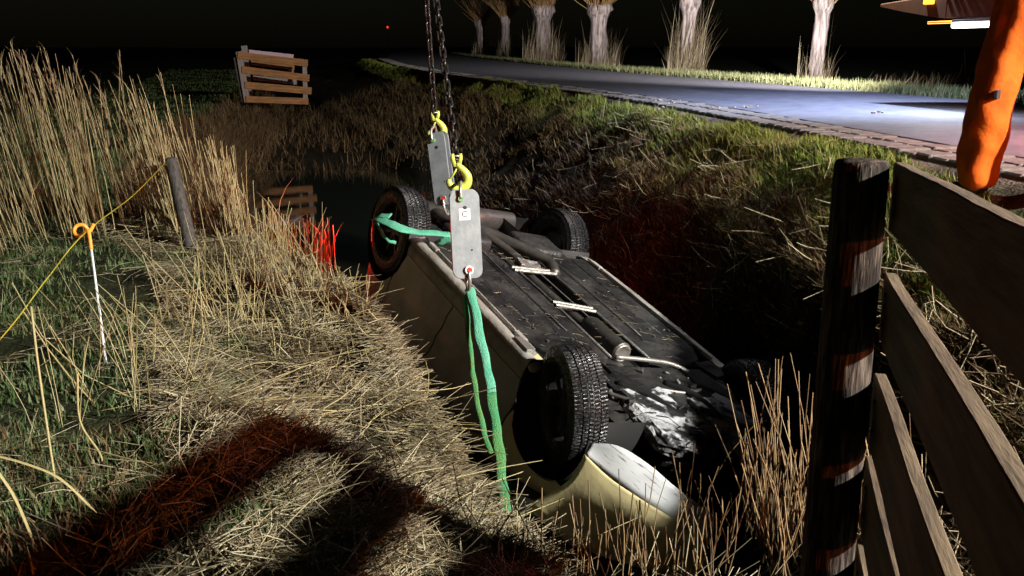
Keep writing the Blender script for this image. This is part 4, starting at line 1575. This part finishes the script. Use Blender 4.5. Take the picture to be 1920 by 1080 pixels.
sl = empty('lifting_sling', survey(880, 545, D1))
tag(sl, 'green lifting sling hanging from the front block down to the front wheel', 'sling', 'green slings holding the car')
S0 = Vector(sl.location)
q_ = lambda pts: [survey(*p) - S0 for p in pts]
strap('strand', q_([(879, 540, D1), (889, 570, D1), (900, 630, D1 - .02), (914, 690, 5.1), (922, 740, 5.05)]), .048, m_sling, sl, seed=1)
strap('strand', q_([(921, 736, 5.05), (930, 800, 4.98), (938, 860, 4.9), (943, 915, 4.82), (950, 960, 4.7)]), .052, m_slingd, sl, seed=2)
strap('strand', q_([(879, 540, D1), (873, 570, D1 + .04), (878, 620, D1 + .05), (884, 680, D1 + .05), (893, 740, D1 + .02), (905, 800, 5.12), (920, 850, 5.0)]), .030, m_slingd, sl, seed=3)
s2 = empty('lifting_sling', survey(845, 440, D2 - .1))
tag(s2, 'green lifting sling looped around the rear wheel', 'sling', 'green slings holding the car')
S0 = Vector(s2.location)
strap('strand', q_([(846, 440, 6.65), (815, 437, 6.55), (775, 434, 6.45), (740, 423, 6.42), (715, 412, 6.5), (704, 410, 6.65)]), .075, m_sling, s2, th=.014, seed=5, face=(0, -.45, .9))
strap('strand', q_([(704, 412, 6.62), (712, 405, 6.55), (732, 405, 6.5)]), .055, m_sling, s2, seed=6, face=(0, -.5, .8))
strap('strand', q_([(704, 408, 6.62), (709, 422, 6.55), (718, 440, 6.5), (727, 450, 6.48), (742, 456, 6.5)]), .022, m_sling, s2, seed=7)
strap('strand', q_([(846, 448, 6.7), (830, 452, 6.72), (815, 462, 6.75)]), .05, m_sling, s2, seed=8)

# ------------------------------------------------------------------ recovery truck, only its tail is in the picture
m_tyel = mat('truck_orange_paint', (.07, .026, .004), .6, spec=.2, c2=(.05, .018, .003), scale=3)
m_tdark = mat('truck_chassis', (.03, .025, .025), .6)
m_lampw = mat('work_lamp_lens', (.9, .9, .9), .3, emit=(1, .97, .92), estr=14)
m_amber_glow = mat('amber_lens_and_rail_glow', (.9, .4, .02), .3, emit=(1, .42, .04), estr=2.2)
TIP = survey(1650, 12, 12.2)
truck = empty('recovery_truck', (TIP.x, TIP.y, .93), (0, 0, math.atan2(-.97, .23)))
tag(truck, 'orange recovery truck tail with a white work lamp beneath it', 'truck')
# local axes: x forward to the cab, y to the truck's left (towards the road's far side)


def tprism(name, prof, y0, y1, m, bevel=.01):
    bm = bmesh.new()
    a_ = [bm.verts.new((x, y0, z)) for x, z in prof]
    b_q = [bm.verts.new((x, y1, z)) for x, z in prof]
    bm.faces.new(a_)
    bm.faces.new(b_q[::-1])
    for i in range(len(prof)):
        j = (i + 1) % len(prof)
        bm.faces.new((a_[i], b_q[i], b_q[j], a_[j]))
    bmesh.ops.bevel(bm, geom=bm.edges[:], offset=bevel, segments=1, affect='EDGES')
    return bobj(name, bm, m, truck)


Zt = TIP.z - .93
tprism('tail_ramp', [(0, Zt - .01), (.45, Zt - .075), (1.15, Zt - .17), (1.3, Zt - .18), (1.3, Zt + .10), (0, Zt + .03)], 0, 2.3, m_tyel)
tprism('bed', [(1.3, Zt - .18), (6.2, Zt - .18), (6.2, Zt + .12), (1.3, Zt + .10)], 0, 2.3, m_tyel)
tprism('chassis', [(1.6, Zt - .45), (8.6, Zt - .45), (8.6, Zt - .2), (1.6, Zt - .2)], .6, 1.7, m_tdark)
tprism('cab', [(6.5, .45), (8.7, .45), (8.75, 1.5), (8.4, 2.6), (6.5, 2.6)], .02, 2.28, m_tyel, .05)
tprism('windscreen', [(8.45, 1.6), (8.76, 1.55), (8.48, 2.4), (8.4, 2.4)], .15, 2.15, m_glass, .01)
for wx in (3.6, 7.7):
    for wy in (.16, 2.14):
        w = empty('wheel', (wx, wy, .46), (0, 0, 0), truck)
        bm = bmesh.new()
        lathe_bm(bm, [(.27, -.13), (.40, -.15), (.45, -.13), (.46, 0), (.45, .13), (.40, .15), (.27, .13)], 28)
        bobj('tyre', bm, m_rubber, w, True)
        bm = bmesh.new()
        lathe_bm(bm, [(0, -.08), (.12, -.08), (.2, -.05), (.275, -.12), (.275, .12), (.2, .05), (.12, .08), (0, .08)], 24)
        bobj('rim', bm, m_steel, w, True)
bm = bmesh.new()
for z_ in (-.215, -.235):
    tube_bm(bm, [(1.02, -.02, Zt + z_), (1.45, -.02, Zt + z_)], .006, 6)
bobj('glowing_rail', bm, m_amber_glow, truck)  # plain bar, its glow stands in for amber light falling on it
box('lamp_housing', (1.78, .02, Zt - .215), (.66, .09, .03), m_tdark, truck)
box('work_lamp', (1.78, .0, Zt - .262), (.64, .08, .062), m_lampw, truck, None, .015)
box('marker_lamp', (1.0, -.02, Zt + .02), (.16, .05, .07), m_amber_glow, truck, None, .012)
bm = bmesh.new()
for q in range(7):
    box_bm(bm, (1.3 + .1 * q, -.01, Zt + .06 + .02 * (q % 2)), (.05, .03, .04), None, .004, 1)
tag(bobj('bed_fittings', bm, m_tdark, truck), kind='stuff')
tl_ = truck.matrix_basis @ Vector((1.78, -.10, Zt - .34))
lamp('work_lamp_light', 'AREA', tl_, 70, (.80, .88, 1.0), (tl_.x - .8, tl_.y - .05, tl_.z - 1.0), size=(.6, .1))
lamp('truck_tail_glow', 'POINT', (5.0, 7.6, 1.7), 380, (1.0, .22, .22), None, .06)

# ------------------------------------------------------------------ worker in orange on the verge
m_suit = mat('orange_workwear', (.62, .12, .008), .85, spec=.2, c2=(.45, .075, .005), scale=5, bump=.5, bscale=14)
m_band = mat('grey_reflective_band', (.09, .09, .085), .5)
m_boot = mat('black_boot', (.02, .018, .016), .5)
m_skin = mat('skin', (.45, .25, .17), .55)
m_flap = mat('dark_pocket_flap', (.03, .02, .02), .8)
WX, WY = 2.99, 5.75
wk = empty('person', (WX, WY, gz(WX, WY) + .01), (0, 0, R(12)))
tag(wk, 'person in loose orange workwear standing on the verge behind the fence', 'person')


def skin_mesh(name, joints, edges, m, parent, sub=2, root=0):
    me = bpy.data.meshes.new(name)
    me.from_pydata([j[0] for j in joints], edges, [])
    o = bpy.data.objects.new(name, me)
    COL.objects.link(o)
    md = o.modifiers.new('skin', 'SKIN')
    md.use_smooth_shade = True
    for i, j in enumerate(joints):
        r_ = j[1]
        me.skin_vertices[0].data[i].radius = r_ if isinstance(r_, tuple) else (r_, r_)
        me.skin_vertices[0].data[i].use_root = (i == root)
    sb = o.modifiers.new('sub', 'SUBSURF')
    sb.levels = sb.render_levels = sub
    ev = o.evaluated_get(bpy.context.evaluated_depsgraph_get())
    m2 = bpy.data.meshes.new_from_object(ev)
    bpy.data.objects.remove(o)
    m2.materials.clear()
    ob = link(name, m2, m, parent, True)
    return ob


J = [((0, 0, 1.0), (.17, .14)), ((0, 0, 1.18), (.165, .13)), ((0, .01, 1.36), (.18, .135)), ((0, .0, 1.50), (.11, .09)), ((0, 0, 1.56), .062),
     ((-.11, 0, .88), (.125, .13)), ((-.16, .00, .50), (.13, .13)), ((-.185, .02, .28), (.118, .12)), ((-.18, .02, .16), (.108, .11)), ((-.18, .02, .04), (.10, .10)),
     ((.10, -.05, .88), (.125, .13)), ((.12, -.22, .50), (.125, .13)), ((.11, -.30, .28), (.118, .12)), ((.10, -.31, .16), (.108, .11)), ((.10, -.31, .04), (.10, .10)),
     ((-.20, .0, 1.46), .075), ((-.27, .05, 1.44), .06), ((-.20, .28, 1.52), .05), ((.20, .0, 1.45), .075), ((.27, .05, 1.44), .06), ((.20, .28, 1.52), .05)]
E_ = [(0, 1), (1, 2), (2, 3), (3, 4), (0, 5), (5, 6), (6, 7), (7, 8), (8, 9), (0, 10), (10, 11), (11, 12), (12, 13), (13, 14), (2, 15), (15, 16), (16, 17), (2, 18), (18, 19), (19, 20)]
body = skin_mesh('body', J, E_, m_suit, wk, 3)
me = body.data
co = np.zeros(len(me.vertices) * 3, np.float32)
me.vertices.foreach_get('co', co)
co = co.reshape(-1, 3)
ang_ = np.arctan2(co[:, 1], np.abs(co[:, 0]) - .13) * .13
f_ = vnoise(ang_ + co[:, 2] * .25 + np.sign(co[:, 0]) * 3, co[:, 2] * .28, .075, 31) + .45 * vnoise(ang_ - co[:, 2] * .9, co[:, 2] * .6 + 4, .09, 33) + .12 * vnoise(ang_, co[:, 2], .03, 32)
nn = np.zeros(len(me.vertices) * 3, np.float32)
me.vertices.foreach_get('normal', nn)
co += nn.reshape(-1, 3) * (f_ * .034 + .008)[:, None]
me.vertices.foreach_set('co', co.ravel())
me.update()
for sx_, bx, by in ((-1, -.175, .02), (1, .10, -.31)):
    bt = skin_mesh('boot', [((bx, by - .02, .13), .062), ((bx, by - .02, .06), (.058, .06)), ((bx, by + .12, .045), (.058, .048)), ((bx, by + .22, .035), (.048, .036))], [(0, 1), (1, 2), (2, 3)], m_boot, wk)
    tb = [(sx_ * .133 + math.cos(a_) * .133, (-.0 if sx_ < 0 else -.11) + math.sin(a_) * .137, .70 + .012 * math.sin(a_ * 2 + 1)) for a_ in np.linspace(0, TAU, 24, endpoint=False)]
    bm = bmesh.new()
    for dz in (0,):
        A_ = [bm.verts.new(Vector(p) + Vector((0, 0, .028))) for p in tb]
        B_ = [bm.verts.new(Vector(p) - Vector((0, 0, .028))) for p in tb]
        for i in range(24):
            j = (i + 1) % 24
            bm.faces.new((A_[i], B_[i], B_[j], A_[j]))
    if sx_ > 0:
        bobj('reflective_band', bm, m_band, wk, True)
    else:
        bm.free()
    box('pocket_flap', (sx_ * .20, -.10, .62), (.02, .15, .05), m_flap, wk, Matrix.Rotation(sx_ * .9, 3, 'Z'))
    # hand with five fingers in front of the belly, closed round a remote control
    hj = [((sx_ * .20, .28, 1.52), .030), ((sx_ * .16, .33, 1.53), (.038, .022)), ((sx_ * .13, .355, 1.53), (.040, .020))]
    he = [(0, 1), (1, 2)]
    for k_, (dz, ln) in enumerate(((.030, .034), (.010, .040), (-.010, .037), (-.028, .028))):
        i = len(hj)
        hj += [((sx_ * .115, .365, 1.53 + dz), .0095), ((sx_ * .09, .365 + ln * .2, 1.53 + dz), .009), ((sx_ * .075, .355, 1.53 + dz), .008)]
        he += [(2, i), (i, i + 1), (i + 1, i + 2)]
    i = len(hj)
    hj += [((sx_ * .15, .33, 1.57), .012), ((sx_ * .12, .335, 1.585), .010)]
    he += [(1, i), (i, i + 1)]
    skin_mesh('hand', hj, he, m_skin, wk)
hd = skin_mesh('head', [((0, .0, 1.55), .058), ((0, .01, 1.63), (.075, .085)), ((0, .005, 1.72), (.085, .098)), ((0, -.005, 1.78), (.06, .07)), ((0, .115, 1.665), .016), ((-.088, 0, 1.68), .018), ((.088, 0, 1.68), .018)],
               [(0, 1), (1, 2), (2, 3), (1, 4), (2, 5), (2, 6)], m_skin, wk)
for sx_ in (-1, 1):
    bm = bmesh.new()
    bmesh.ops.create_uvsphere(bm, u_segments=10, v_segments=8, radius=.011)
    bmesh.ops.translate(bm, verts=bm.verts, vec=(sx_ * .032, .092, 1.70))
    bobj('eye', bm, m_band, wk, True)
box('mouth', (0, .098, 1.62), (.045, .006, .010), mat('lips', (.35, .12, .10), .5), wk)
bm = bmesh.new()
lathe_bm(bm, [(.125, 0), (.118, .012), (.112, .03), (.105, .075), (.08, .12), (.04, .142), (0, .148)], 28, 'Z')
o = bobj('helmet', bm, mat('white_helmet', (.7, .7, .68), .4), wk, True)
o.location = (0, .005, 1.735)
